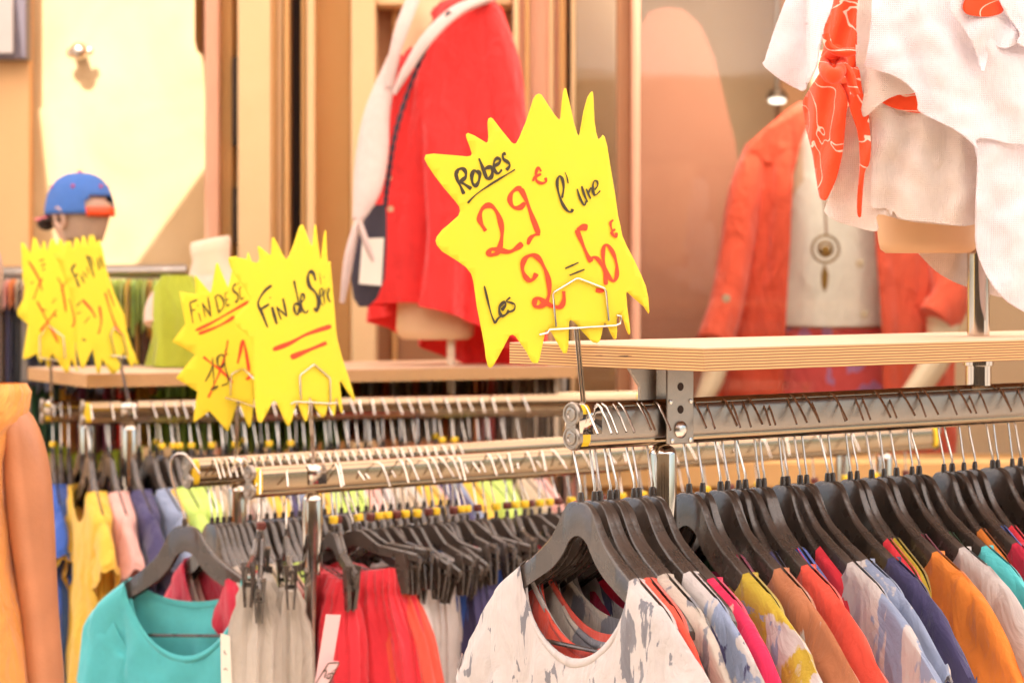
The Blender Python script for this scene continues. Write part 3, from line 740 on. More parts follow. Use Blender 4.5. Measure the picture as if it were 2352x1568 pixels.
# ------------------------------------------------------------------ rail B1: trousers on clip hangers
necksB1 = [592, 600, 658, 765, 775, 812, 828, 848, 872, 893, 910, 930, 955, 985, 1000, 1023, 1040, 1060, 1075, 1098, 1115, 1140, 1165, 1185, 1205, 1222, 1240, 1262, 1285, 1310, 1345, 1385, 1430, 1475, 1520, 1570, 1620, 1680, 1740, 1800, 1870, 1940, 2010, 2080]
b1c = ['grey', 'grey', 'grey', 'red', 'red', 'red', 'coral', 'red', 'red', 'white', 'offwhite', 'white', 'white', 'offwhite', 'white', 'offwhite', 'blue', 'navy', 'blue', 'white', 'beige', 'blue', 'red', 'white', 'navy', 'beige']
for i, px in enumerate(necksB1):
    lab = f'black clip hanger, {ordw(i+1)} from the left end of the trouser rail'
    h = hanger(RB1, px, 'clip', random.uniform(-.55, .45) if i > 2 else -.75+.1*i, random.uniform(-12, 12), lab, 'clip hangers on the trouser rail', marker=('b' if i % 3 == 1 else ('y' if i > 2 and i % 5 != 0 else None)))
    c = b1c[i % len(b1c)]; v = i % 4
    hwv = .125 if i > 2 else .060
    wh = c in ('white', 'offwhite')
    if wh: hwv = .078
    mm = C(c) if not wh else C('linenwhite')
    garment(h, ('B1', v, i < 3, wh), lambda: trouser_mesh(v+11, hw=hwv, top=(-.075 if wh else -.088)-.022*(v == 2), gather=.009 if hwv < .1 else .006), 'linen_trousers', mm, f'{c} linen trousers with gathered waist, {ordw(i+1)} from the left end of the trouser rail', 'trousers', 'trousers on the clip hangers')

# ------------------------------------------------------------------ rails C: blurred stock
def stock(rail, necks, cols, name, gh, gg, kind='mid', marker=.2, sleeves=.13, yw=0):
    for i, px in enumerate(necks):
        h = hanger(rail, px, kind, yw+random.uniform(-.15, .15), random.uniform(-3, 3), f'black hanger, {ordw(i+1)} from the left on {name}', gh, marker='y' if random.random() < marker else None, far=True)
        c = cols[i % len(cols)]; v = i % 3
        garment(h, ('st', v, sleeves), lambda: top_mesh(120+v, sleeves, bw=.205, nw=.10, nd=.09, length=.62, thick=.030), 't_shirt', C(c), f'{c} top, {ordw(i+1)} from the left on {name}', 'top', gg)
stock(RC1, [205, 252, 300, 345, 372, 398, 412, 440, 462, 486, 512, 540, 566, 590, 618, 640, 668, 700, 722, 750, 776, 800, 822, 850, 872, 905, 932, 955, 985, 1016, 1044, 1070, 1100, 1125, 1160, 1195],
      ['yellow', 'pink', 'navy', 'greyblue', 'yellow', 'lightgreen', 'lightgreen', 'lightgreen', 'beige', 'pink', 'white', 'beige', 'grey'], 'the front rail under the orange shelf', 'black hangers on the front rail under the orange shelf', 'tops on the front rail under the orange shelf', yw=.17)
stock(RC2, [122, 140, 158, 185, 215, 246, 280, 320, 360, 400, 440, 480, 520, 560, 600, 640, 680, 720, 760, 800, 840, 880, 920, 960, 1000, 1040, 1080, 1120, 1160],
      ['blue', 'yellow', 'yellow', 'offwhite', 'pink', 'brown', 'navy', 'beige', 'black', 'grey'], 'the rear rail under the orange shelf', 'black hangers on the rear rail under the orange shelf', 'tops on the rear rail under the orange shelf')

# ------------------------------------------------------------------ racks E (low, behind the shelf) and D (far left, high)
def cloth_strip(px0, px1, py0, py1, Z, seed):
    rnd = random.Random(seed); mb = MB(); a = Q(px0, py0, Z); b = Q(px1, py1, Z); w = (b.x-a.x)/2; cx = (a.x+b.x)/2; rings = []; ph = rnd.uniform(0, 6)
    for j in range(10):
        q = j/9; z = lerp(a.z, b.z, q); ring = []
        for k in range(28):
            th = 2*math.pi*k/28
            ring.append((cx+w*(1+.15*q)*math.cos(th), Z+(.10+.02*math.sin(5*th+ph))*math.sin(th), z+.01*math.sin(k+ph)))
        rings.append(ring)
    mb.rings(rings, True, True); return mb
eD = empty('clothes_rail', (0, 0, 0)); tag(eD, 'high grey rail in the far left background with lime green clothes', 'clothes rail')
mb = MB(); mb.tube([Q(-300, 632, 7.0), Q(430, 622, 6.95)], .017, 12); mb.build('tube', M['steel'], eD)
for px in (-200, 400):
    mb = MB(); p = Q(px, 632, 6.98); mb.tube([(p.x, p.y+.25, 0), (p.x, p.y+.25, p.z), (p.x, p.y, p.z-.003)], .016, 10); mb.build('post', M['steel'], eD)
mb = MB()
for i in range(60):
    p = Q(-60+i*8.2, lerp(630, 622, i/60), 6.98); mb.tube([(p.x, p.y-.02, p.z-.03), (p.x, p.y-.018, p.z+.012), (p.x, p.y, p.z+.022), (p.x, p.y+.018, p.z+.01)], .0025, 5)
hk = mb.build('hook', M['steel'], eD); hk['kind'] = 'stuff'
gD = [(-40+i*12.5) for i in range(37)]
for i, x in enumerate(gD):
    left = x < 100
    c = ['orange', 'pink', 'beige', 'orange'][i % 4] if left else ['lightgreen', 'lime', 'lightgreen', 'yellow'][i % 4]
    if left: c = ['beige', 'pink', 'orange', 'beige'][i % 4]
    o = cloth_strip(x, x+11, 648, 705 if left else 755+15*math.sin(i*2.1), 6.98, i).build('folded_garment', C(c))
    tag(o, f'{c} folded garment, {ordw(i+1)} from the left on the high far rail', 'garment', 'garments on the high far rail')
for i in range(26):
    x = -40+i*17; c = ['navy', 'black', 'greyblue', 'brown', 'navy', 'black', 'grey'][i % 7]
    if 260 < x: c = ['black', 'yellow', 'brown', 'orange', 'grey'][i % 5]
    o = cloth_strip(x, x+15, 700 if x < 100 else 745, 885+12*math.sin(i*1.7), 7.0, i+50).build('folded_garment', C(c))
    tag(o, f'{c} trousers, {ordw(i+1)} from the left in the lower row of the high far rail', 'trousers', 'dark trousers below the high far rail')
eE = empty('clothes_rail', (0, 0, 0)); tag(eE, 'rear rail of coloured garments seen through the gap under the orange shelf', 'clothes rail')
RE_Z = 7.05
mb = MB(); mb.tube([Q(60, 850, RE_Z), Q(1300, 850, RE_Z)], .014, 12); mb.build('tube', M['steel'], eE)
for px in (70, 1290):
    mb = MB(); p = Q(px, 850, RE_Z); mb.tube([(p.x, p.y, 0), p], .016, 10); mb.build('post', M['steel'], eE)
Ecols = [(82, 'green'), (104, 'green'), (126, 'darkteal'), (148, 'yellow'), (168, 'yellow'), (186, 'plum'), (204, 'brown'), (224, 'brown'), (244, 'plum'), (262, 'grey'), (278, 'coral'), (298, 'coral'), (318, 'yellow'), (336, 'yellow')]
Ecols += [(352+i*17, ['lightgreen', 'lime', 'lightgreen', 'lightgreen'][i % 4]) for i in range(26)]+[(794+i*17, ['beige', 'orange', 'beige', 'offwhite'][i % 4]) for i in range(18)]+[(1100, 'pink'), (1120, 'coral'), (1140, 'brown')]+[(1160+i*15, 'beige') for i in range(8)]
for i, (x, c) in enumerate(Ecols):
    o = cloth_strip(x, x+19, 862, 1022+10*math.sin(i*1.9) if x < 790 else 1005, RE_Z+.02*math.sin(i*2.3), i+90).build('hanging_garment', C(c))
    tag(o, f'{c} garment, {ordw(i+1)} from the left on the rear rail under the orange shelf', 'garment', 'garments on the rear rail')

# ------------------------------------------------------------------ yellow starburst signs
R3 = zc(1700, 350, 2.6133); R4 = zc(1700, 900, 2.6133); R5 = zc(650, 850, 2.94); R6 = zc(650, 1280, 2.94); R1z = zc(0, 880, 2.6133); R2z = zc(0, 1400, 2.6133)
def PT(f, *p): return [f(x, y) for x, y in p]
def planar(outline, step):
    cl = []
    for p in outline:
        if not cl or math.hypot(p[0]-cl[-1][0], p[1]-cl[-1][1]) > .15: cl.append(p)
    outline = cl
    bm = bmesh.new(); vs = [bm.verts.new((x, y, 0)) for x, y in outline]
    for t3 in tessellate_polygon([[Vector((x, y, 0)) for x, y in outline]]):
        try: bm.faces.new([vs[i] for i in t3])
        except ValueError: pass
    xs = [p[0] for p in outline]; ys = [p[1] for p in outline]
    x = min(xs)+step
    while x < max(xs):
        bmesh.ops.bisect_plane(bm, geom=bm.verts[:]+bm.edges[:]+bm.faces[:], plane_co=(x, 0, 0), plane_no=(1, 0, 0)); x += step
    y = min(ys)+step
    while y < max(ys):
        bmesh.ops.bisect_plane(bm, geom=bm.verts[:]+bm.edges[:]+bm.faces[:], plane_co=(0, y, 0), plane_no=(0, 1, 0)); y += step
    return bm
def panel(outline, surf, name, m, parent, step=24, solid=.0016, shade=True):
    bm = planar(outline, step)
    for v in bm.verts: v.co = surf(v.co.x, v.co.y)
    bmesh.ops.recalc_face_normals(bm, faces=bm.faces)
    bmesh.ops.remove_doubles(bm, verts=bm.verts, dist=1e-6)
    me = bpy.data.meshes.new(name); bm.to_mesh(me); bm.free(); me.materials.append(m)
    # normals towards the camera
    if me.polygons and sum(p.normal.y for p in me.polygons) > 0: me.flip_normals()
    if shade: me.polygons.foreach_set('use_smooth', [True]*len(me.polygons))
    o = bpy.data.objects.new(name, me); COL.objects.link(o); o.parent = parent
    if solid:
        md = o.modifiers.new('s', 'SOLIDIFY'); md.thickness = solid; md.offset = -1
    return o
def strokes(lst, surf, name, m, parent, off=.0006):
    mb = MB()
    for si, (w, pts) in enumerate(lst):
        if len(pts) > 2: pts = smooth(pts, 5)
        if len(pts) == 2: pts = [pts[0], tuple((a+b)/2 for a, b in zip(*pts)), pts[1]]
        n = len(pts); rows = []
        for i, (x, y) in enumerate(pts):
            x0, y0 = pts[max(i-1, 0)]; x1, y1 = pts[min(i+1, n-1)]; L_ = math.hypot(x1-x0, y1-y0) or 1
            nx, ny = -(y1-y0)/L_, (x1-x0)/L_
            ww = w*.60*(.85+.25*math.sin(i*.55+si)); 
            if i in (0, n-1): ww *= .7
            d = off+.00009*si+.00025*i/n
            rows.append([surf(x+nx*ww, y+ny*ww)+Vector((0, -d, 0)), surf(x-nx*ww, y-ny*ww)+Vector((0, -d, 0))])
        mb.grid(rows)
    o = mb.build(name, m, parent, shade=False, recalc=False)
    return o
def wire_stand(paths, surf, label, foot, r=.0016):
    e = empty('sign_holder', (0, 0, 0)); tag(e, label, 'sign holder')
    mb = MB()
    for p in paths[0]: mb.tube([surf(x, y, d) for x, y, d in p], r, 8)
    mb.build('clip_wire', M['wire'], e)
    mb = MB(); a = surf(*paths[1][0]); b = foot
    mb.tube([a+Vector((-.0018, 0, 0)), b+Vector((-.0018, 0, 0))], r*1.15, 8); mb.tube([a+Vector((.0022, .001, 0)), b+Vector((.0022, .001, 0))], r*1.15, 8)
    mb.build('stem', M['chrome'], e)
    return e, a, b
def clamp(rail, t, parent):
    mb = MB(); h, w = rail.h/2+.003, rail.hw+.003
    prof = [(w*math.cos(a), (h-w)+w*math.sin(a)) for a in [math.pi*i/8 for i in range(9)]]+[(w, -.012)]
    prof = [(-w, -.012)]+list(reversed(prof[:-1]))+[(w, -.012)]
    rows = [[rail.P(t+q, a, b) for a, b in prof] for q in (-.022, .022)]
    mb.grid(rows); return mb.build('clamp', M['chrome'], parent, solid=.0015)

# --- big sign
oA = PT(R3, (-6,745),(10,702),(90,692),(280,708),(440,722),(480,715),(492,690),(470,620),(432,520),(430,490),(448,476),(520,505),(640,578),(658,568),(664,520),(656,360),(665,325),(688,314),(712,330),(780,420),(905,575),(930,590),(955,582),(985,530),(1060,350),(1130,130),(1160,80),(1190,66),(1220,78),(1260,140),(1350,280),(1395,332),(1412,336),(1420,310),(1432,160),(1448,40),(1462,8),(1475,10),(1495,90),(1530,240),(1560,380),(1590,480),(1607,508),(1618,490),(1635,400),(1660,250),(1700,110),(1730,55),(1748,42),(1757,60),(1765,170),(1772,350),(1790,470),(1808,535),(1820,543),(1845,520),(1860,498),(1880,520),(1905,610),(1940,830),(1990,1130),(2020,1350),(2045,1450))
oA += PT(R4, (2062,110),(2110,220),(2190,370),(2260,520),(2310,640),(2335,760),(2345,900),(2340,925),(2290,850),(2200,775),(2125,705),(2108,698),(2104,730),(2115,860),(2140,1040),(2147,1130),(2138,1145),(2126,1135),(2108,1090),(2080,1000),(2050,940),(2025,930),(2003,990),(2010,1100),(2002,1180),(1988,1195),(1970,1180),(1940,1120),(1905,1040),(1880,1018),(1862,1060),(1845,1150),(1825,1215),(1800,1232),(1760,1225),(1720,1190),(1640,1100),(1590,1040),(1545,1000),(1520,990),(1508,1010),(1504,1100),(1500,1270),(1482,1338),(1450,1340),(1420,1290),(1330,1130),(1300,1090),(1260,1110),(1240,1200),(1200,1390),(1180,1440),(1140,1443),(1110,1420),(1060,1320),(950,1165),(915,1143),(885,1155),(830,1260),(760,1390),(710,1475),(682,1492),(660,1475),(640,1400),(625,1270),(590,1080),(545,860),(520,680),(508,590),(485,510),(430,440),(340,375),(180,275),(125,210),(112,165),(125,120),(180,50),(240,0))
oA += PT(R3, (350,1340),(368,1290),(360,1245),(320,1190),(200,1050),(100,920),(30,815))
def surfA(x, y, d=0):
    s_ = (x-1230)/1590
    Z = 3.50+.30*s_+1.3*s_*s_*(1 if s_ > 0 else .25)-.05*(y-640)/1590
    return Q(x, y, Z-d)
sA = empty('price_sign', (0, 0, 0)); tag(sA, 'largest yellow starburst card reading Robes 29 l\'une, les 2 = 50', 'price sign')
panel(oA, surfA, 'card', M['card'], sA, 20)
def S3(w, *p): return (w*2352/4096/2.6133, PT(R3, *p))
def S4(w, *p): return (w*2352/4096/2.6133, PT(R4, *p))
strokes([S3(30,(320,890),(340,970),(375,1040),(408,1115)), S3(34,(325,900),(350,858),(395,850),(425,885),(425,935),(390,968),(355,985)), S3(34,(360,985),(410,1010),(485,1060)),
         S3(34,(555,890),(515,870),(490,920),(498,1000),(532,1025),(562,980),(572,905),(540,870)),
         S3(30,(565,742),(600,830),(648,960)), S3(34,(648,958),(690,940),(705,885),(688,835),(640,845),(612,875)),
         S3(28,(720,825),(770,795),(788,760),(755,740),(722,780),(725,860),(765,900),(805,858)), S3(28,(845,690),(815,705),(822,750),(870,785),(885,820),(850,865)),
         S3(18,(445,1210),(540,1115),(700,1005),(840,920),(942,858)),
         S3(26,(1432,1155),(1450,1050),(1435,955),(1402,930),(1382,985),(1392,1080),(1430,1200),(1485,1285),(1530,1300),(1542,1270)), S3(12,(1462,885),(1485,940),(1496,1005)),
         S3(20,(1592,1060),(1618,1150),(1665,1232),(1685,1185)), S3(20,(1638,1030),(1665,1120),(1700,1200)), S3(18,(1685,1060),(1732,1165)), S3(18,(1705,1110),(1735,1050),(1752,1090),(1775,1135)),
         S3(18,(1772,1070),(1803,1030),(1800,985),(1768,980),(1755,1040),(1778,1125),(1832,1080)),
         S4(24,(1465,455),(1605,392)), S4(26,(1510,525),(1668,464)),
         S4(20,(620,635),(650,760),(690,920),(732,1028)), S4(18,(732,1028),(770,970),(830,945)), S4(28,(800,890),(840,840),(830,805),(785,845),(778,905),(805,950),(850,930),(880,890)), S4(18,(892,755),(850,795),(905,812),(940,835),(930,885),(880,908))],
        surfA, 'black_lettering', M['ink'], sA)
strokes([S3(44,(1010,1062),(960,1060),(905,1105),(888,1180),(925,1250),(995,1255),(1045,1205)), S3(46,(1000,1060),(1060,1180),(1120,1350),(1190,1530)), S4(36,(1200,90),(1145,105),(1100,140),(1075,205)),
         (46*2352/4096/2.6133, PT(R3, (635,1500),(592,1430),(570,1365),(595,1275),(660,1232),(725,1265),(780,1370),(805,1500))+PT(R4, (795,180),(762,285),(700,312),(665,292),(700,252),(780,262),(880,280),(960,240),(1018,192))),
         S3(26,(1215,880),(1185,840),(1160,900),(1165,970),(1215,1002),(1265,985),(1258,945)), S3(26,(1125,980),(1160,930),(1215,905)),
         S4(56,(1700,30),(1650,25),(1590,55)), S4(40,(1585,50),(1640,180),(1700,320),(1740,385)), S4(34,(1735,375),(1750,340),(1800,350),(1855,430),(1885,530),(1892,625)), S4(50,(1785,680),(1872,688)),
         S4(34,(1900,205),(1870,230),(1862,330),(1885,450),(1930,550),(1975,585),(2005,530),(2005,420),(1975,310),(1925,225),(1895,205)),
         S3(22,(1970,1385),(1940,1410),(1945,1460),(1962,1510)), S4(20,(1990,45),(1962,60),(1945,80)), S4(26,(1945,70),(1970,110),(1998,125),(1998,80)),
         S4(44,(1165,505),(1132,565),(1085,575),(1035,515),(1018,430),(1048,350),(1115,315),(1180,340),(1240,430),(1288,560),(1300,700),(1270,800),(1205,850),(1150,845),(1150,785),(1190,765),(1255,805),(1340,850),(1420,850),(1452,780),(1450,690))],
        surfA, 'red_lettering', M['redink'], sA)
def D(f, d, *p): return [(*f(x, y), d) for x, y in p]
tA = RA.t_at(1340); footA = RA.P(tA, 0, RA.h/2+.001)
eW, _, _ = wire_stand([[D(R4, .004, (1372,1060),(1338,725),(1350,700),(1580,560),(1610,560),(1870,660),(1892,690),(1922,1000)), D(R4, .005, (1195,1145),(1280,1125),(1300,1092),(1640,1072),(1990,1050),(2040,1030),(2044,950),(2000,945))], [D(R4, .003, (1582,1075))[0]]], surfA,
                     'wire clip on a double stem holding the largest yellow card on the nearest rail', footA)
clamp(RA, tA, eW)
# --- second row of signs
def S5(w, *p): return (w*2352/4096/2.94, PT(R5, *p))
def S6(w, *p): return (w*2352/4096/2.94, PT(R6, *p))
oB = PT(R5, (775,545),(790,522),(830,516),(900,530),(980,545),(1050,575),(1110,590),(1130,570),(1140,540),(1120,420),(1118,398),(1140,396),(1180,430),(1260,495),(1275,490),(1280,430),(1287,310),(1300,290),(1315,295),(1350,360),(1410,480),(1445,540),(1465,545),(1490,510),(1540,380),(1595,210),(1620,152),(1640,142),(1660,155),(1685,220),(1730,340),(1760,400),(1768,360),(1780,220),(1792,145),(1802,140),(1812,190),(1835,380),(1855,540),(1862,568),(1872,500),(1895,290),(1912,212),(1925,215),(1930,330),(1938,500),(1950,620),(1962,575),(1975,570),(1985,680),(2005,900),(2025,1150),(2045,1400))
oB += PT(R6, (2060,240),(2110,430),(2180,640),(2230,800),(2262,920),(2255,950),(2230,920),(2150,800),(2095,712),(2085,740),(2100,880),(2118,1050),(2118,1090),(2105,1090),(2080,1010),(2050,905),(2040,930),(2035,1080),(2028,1122),(2012,1120),(1985,1040),(1962,985),(1940,1010),(1920,1110),(1895,1145),(1865,1130),(1800,1030),(1760,950),(1735,905),(1725,930),(1715,1120),(1700,1190),(1680,1190),(1650,1130),(1595,980),(1570,980),(1530,1150),(1500,1235),(1482,1245),(1460,1230),(1410,1120),(1340,960),(1315,945),(1290,965),(1220,1110),(1165,1205),(1145,1210),(1120,1185),(1100,1080),(1085,900),(1072,600),(1065,450),(1055,300))
oB += PT(R5, (1040,1490),(980,1420),(880,1340),(848,1290),(850,1250),(900,1180),(1015,1060),(1025,1020),(1000,950),(900,800),(812,670),(785,600))
def surfB(x, y, d=0):
    s_ = (x-650)/1140; Z = 4.93+.45*s_+2.6*s_*s_*(1 if s_ > 0 else .2)-.04*(y-750)/1140
    return Q(x, y, Z-d)
sB = empty('price_sign', (0, 0, 0)); tag(sB, 'yellow starburst card reading Fin de Série with two red strokes', 'price sign')
panel(oB, surfB, 'card', M['card'], sB, 16)
strokes([S5(28,(1285,855),(1200,925),(1125,1060),(1170,1180),(1238,1350)), S5(26,(1155,1140),(1255,1075)), S5(34,(1288,1110),(1345,1310)), S5(20,(1262,1005),(1274,998)), S5(28,(1395,1255),(1342,1105)), S5(28,(1342,1110),(1465,1220)), S5(26,(1462,1215),(1418,1010)),
         S5(24,(1600,1085),(1565,1068),(1548,1105),(1560,1170),(1592,1200),(1612,1120)), S5(22,(1548,800),(1580,950),(1630,1180)), S5(22,(1630,1060),(1668,1010),(1658,962),(1632,975),(1632,1100),(1680,1180),(1715,1148)),
         S5(34,(1800,800),(1780,720),(1742,692),(1712,760),(1732,865),(1805,945),(1840,1060),(1815,1160),(1790,1120)), S5(14,(1852,1000),(1888,950),(1880,890),(1852,920),(1862,1050),(1895,1092)), S5(8,(1850,710),(1866,840)), S5(12,(1890,910),(1908,1070)), S5(10,(1902,960),(1922,895)), S5(10,(1932,930),(1945,1025)), S5(8,(1898,745),(1902,775)), S5(10,(1950,960),(1965,905),(1950,890),(1950,980),(1970,1048),(1985,1030))],
        surfB, 'black_lettering', M['ink'], sB)
strokes([S6(44,(1300,345),(1500,270),(1700,165),(1985,70)), S6(52,(1510,440),(1700,360),(1930,265))], surfB, 'red_underline', M['redink'], sB)
tB = RB1.t_at(720); footB = RB1.P(tB, 0, RB1.h/2+.001)
eW, _, _ = wire_stand([[D(R6, .004, (1630,935),(1617,665),(1625,640),(1775,525),(1790,525),(1960,670),(1972,700),(1975,975)), D(R6, .005, (1510,985),(1560,960),(1735,965),(1960,980),(2050,970),(2052,940))], [D(R6, .003, (1738,970))[0]]], surfB, 'wire clip stand holding the Fin de Série card on the trouser rail', footB)
clamp(RB1, tB, eW)
oB2 = PT(R5, (200,930),(395,962),(380,745),(390,738),(560,940),(570,935),(625,620),(640,590),(655,600),(770,880),(800,760),(850,520),(866,500),(880,560),(985,560),(1000,475),(1010,465),(1060,600),(1150,900),(1200,1300))
oB2 += PT(R6, (1150,300),(1160,700),(1085,870),(1040,1240),(1020,1265),(1005,1245),(930,1050),(900,975),(870,1010),(785,1285),(765,1305),(745,1290),(555,1070),(375,1200),(360,1190),(410,840),(168,690),(165,670),(385,405),(120,258),(122,240),(270,45))
def surfB2(x, y, d=0):
    s_ = (x-540)/1080; return Q(x, y, 5.16+.25*s_-.03*(y-780)/1080-d)
sB2 = empty('price_sign', (0, 0, 0)); tag(sB2, 'pointed yellow star card with a crossed out 19 behind the Fin de Série card', 'price sign')
panel(oB2, surfB2, 'card', M['card'], sB2, 30)
strokes([S5(16,(322,1055),(340,1180),(360,1300)), S5(18,(320,1060),(410,1025)), S5(16,(330,1160),(388,1138)), S5(14,(425,1180),(455,1280)), S5(14,(410,1098),(422,1092)), S5(16,(505,1232),(470,1060)), S5(18,(470,1065),(572,1222)), S5(16,(570,1215),(535,990)),
         S5(16,(625,1005),(662,1175)), S5(18,(615,1000),(660,968),(712,1020),(718,1110),(655,1180)), S5(16,(730,960),(768,935)), S5(14,(735,950),(755,1100)), S5(14,(745,1030),(778,1018)), S5(16,(755,1100),(790,1080)), S5(20,(868,838),(832,870),(838,920),(882,960),(888,1020),(858,1060)), S5(14,(905,890),(932,875)), S5(14,(908,890),(918,1012),(955,1000)), S5(14,(890,820),(900,845)),
         S6(14,(505,720),(560,620),(590,530)), S6(12,(588,440),(600,620),(608,790)), S6(24,(570,820),(655,775)), S6(20,(735,430),(690,405),(648,450),(655,530),(700,548),(728,500)), S6(14,(728,440),(745,570),(778,690),(768,740)), S6(22,(695,770),(775,742)), S6(12,(735,380),(760,310)), S6(10,(735,400),(775,400))],
        surfB2, 'black_lettering', M['ink'], sB2)
strokes([S5(28,(390,1385),(560,1305),(780,1180),(1015,1045)), S5(30,(425,1425),(620,1350),(760,1280),(845,1220)), S6(24,(480,430),(580,510),(680,585),(832,732)), S6(20,(770,235),(740,400),(680,590),(610,750),(540,910)), S6(30,(885,510),(915,380),(945,240),(975,330),(1022,600)), S6(44,(985,700),(1060,640))], surfB2, 'red_lettering', M['redink'], sB2)
tB2 = RB2.t_at(541); footB2 = RB2.P(tB2, 0, RB2.h/2+.001)
eW, _, _ = wire_stand([[D(R6, .004, (800,890),(808,660),(815,635),(930,572),(950,570),(1070,685),(1085,720),(1090,1000)), D(R6, .005, (735,908),(880,945),(1090,1022))], [D(R6, .003, (888,950))[0]]], surfB2, 'wire clip stand holding the pointed star card, left of the Fin de Série stand', footB2)
clamp(RB2, tB2, eW)
# --- third row, blurred
oC1 = PT(R1z, (218,240),(245,238),(318,345),(350,182),(372,185),(425,312),(452,215),(472,232),(492,325),(532,200),(562,197),(597,262),(618,195),(650,205),(720,400),(760,800),(780,1200),(800,1540),(820,1574),(800,1578),(745,1440),(720,1585),(690,1595),(600,1480),(540,1390),(520,1540),(490,1545),(470,1440),(420,1500),(380,1400),(320,1430),(255,1462),(238,1440),(245,1380),(290,1090),(185,1000),(178,950),(245,820),(255,720),(235,600))
oC2 = PT(R1z, (560,360),(660,330),(690,220),(745,222),(760,312),(790,185),(815,190),(845,262),(862,165),(885,170),(925,280),(930,162),(945,158),(955,210),(965,150),(985,165),(1010,240),(1040,205),(1075,320),(1110,500),(1200,780),(1300,990),(1325,1150),(1380,1330),(1450,1500),(1440,1518),(1400,1480),(1385,1540),(1370,1530),(1290,1380),(1250,1560),(1200,1605),(1160,1600),(1070,1450),(1045,1600),(1015,1595),(970,1340),(880,1550),(850,1545),(800,1350),(780,1200),(720,700),(620,450))
def surfC1(x, y, d=0): s_ = (x-110)/870; return Q(x, y, 6.36+.2*s_-d)
def surfC2(x, y, d=0): s_ = (x-230)/890; return Q(x, y, 6.16+.9*s_-d)
def S1(w, *p): return (w*2352/4096/2.6133, PT(R1z, *p))
sC1 = empty('price_sign', (0, 0, 0)); tag(sC1, 'leftmost blurred yellow starburst card with orange crosses', 'price sign')
panel(oC1, surfC1, 'card', M['card'], sC1, 30)
strokes([S1(14,(410,430),(460,410)), S1(14,(430,480),(475,460)), S1(14,(445,525),(470,505)), S1(16,(320,660),(350,650)), S1(14,(560,820),(590,835)), S1(14,(540,860),(570,850)), S1(14,(430,930),(480,945)), S1(14,(560,990),(595,1000))], surfC1, 'black_lettering', M['ink'], sC1)
strokes([S1(18,(300,430),(400,600),(440,740)), S1(16,(440,610),(390,720),(350,830)), S1(18,(390,850),(480,1030),(560,1180),(610,1280)), S1(18,(590,940),(500,1060),(420,1160)), S1(16,(600,600),(650,700),(690,960)), S1(16,(700,620),(640,740))], surfC1, 'orange_lettering', M['redink'], sC1)
sC2 = empty('price_sign', (0, 0, 0)); tag(sC2, 'blurred yellow starburst card reading Fin de, right of the leftmost one', 'price sign')
panel(oC2, surfC2, 'card', M['card'], sC2, 30)
strokes([S1(20,(790,460),(752,520),(790,600),(828,700)), S1(18,(775,590),(815,565)), S1(16,(850,575),(880,660)), S1(16,(870,540),(910,600)), S1(14,(930,560),(910,490)), S1(16,(905,370),(940,450),(985,600)), S1(14,(900,380),(950,400),(980,480)), S1(14,(1020,400),(1040,520)), S1(14,(1050,380),(1075,500)), S1(14,(800,900),(850,850)), S1(14,(800,980),(850,960)), S1(14,(880,1080),(940,1010)), S1(14,(860,1240),(900,1260))], surfC2, 'black_lettering', M['ink'], sC2)
strokes([S1(22,(860,830),(950,930),(1000,1020)), S1(20,(1040,900),(1060,1060),(1030,1190)), S1(18,(1100,760),(1160,960),(1220,1120),(1290,1210)), S1(18,(1130,720),(1200,900)), S1(14,(720,820),(780,1040),(750,1120))], surfC2, 'orange_lettering', M['redink'], sC2)
t1 = RC2.t_at(118); eW, _, _ = wire_stand([[D(R1z, .006, (420,1440),(415,1220),(510,1100),(660,1220),(680,1450)), D(R1z, .008, (415,1440),(560,1460),(610,1470))], [D(R1z, .006, (530,1455))[0]]], surfC1, 'wire clip stand under the leftmost blurred yellow card', RC2.P(t1, 0, RC2.h/2), .0018); clamp(RC2, t1, eW)
t1 = RC1.t_at(296); eW, _, _ = wire_stand([[D(R1z, .006, (1200,1410),(1155,1200),(1190,1120),(1290,1210),(1330,1420)), D(R1z, .008, (1160,1415),(1250,1425),(1320,1435))], [D(R1z, .006, (1240,1425))[0]]], surfC2, 'wire clip stand under the blurred card reading Fin de', RC1.P(t1, 0, RC1.h/2), .0018); clamp(RC1, t1, eW)

# ------------------------------------------------------------------ lofted figures
def loft(rows, Z, K=64, t0=0, t1=2*math.pi, rip=.0, ripn=9, seed=0, asp=.6, closed=True):
    """rows: (y, xl, xr[, tilt_right, tilt_front, asp]) in picture units at distance Z; t=3pi/2 faces the camera"""
    rings = []; S = F/Z
    tab = [tuple(r)+(0, 0, None)[len(r)-3:] if len(r) < 6 else tuple(r) for r in rows]
    fine = []
    for a, b in zip(tab, tab[1:]):
        n = max(1, int(abs(b[0]-a[0])/22))
        for k in range(n):
            t = k/n; fine.append(tuple(lerp(a[i], b[i], t) for i in range(5))+(lerp(a[5] or asp, b[5] or asp, t),))
    fine.append(tuple(tab[-1][:5])+(tab[-1][5] or asp,))
    for j, (y, xl, xr, tr, tf, ap) in enumerate(fine):
        ring = []; cx = (xl+xr)/2; w = (xr-xl)/2; q = j/len(fine)
        n = K if closed else K+1
        for k in range(n):
            th = t0+(t1-t0)*k/K; c, s_ = math.cos(th), math.sin(th)
            r_ = 1+rip/(w/S)*(math.sin(ripn*th+seed+1.2*math.sin(q*4+seed))+.5*math.sin(ripn*2.3*th+seed*2+q*3))*(.25+q)
            p = Q(cx+w*c*r_, y+tr*c+tf*(-s_), Z)
            ring.append((p.x, Z+s_*w/S*ap*r_, p.z))
        rings.append(ring)
    return rings
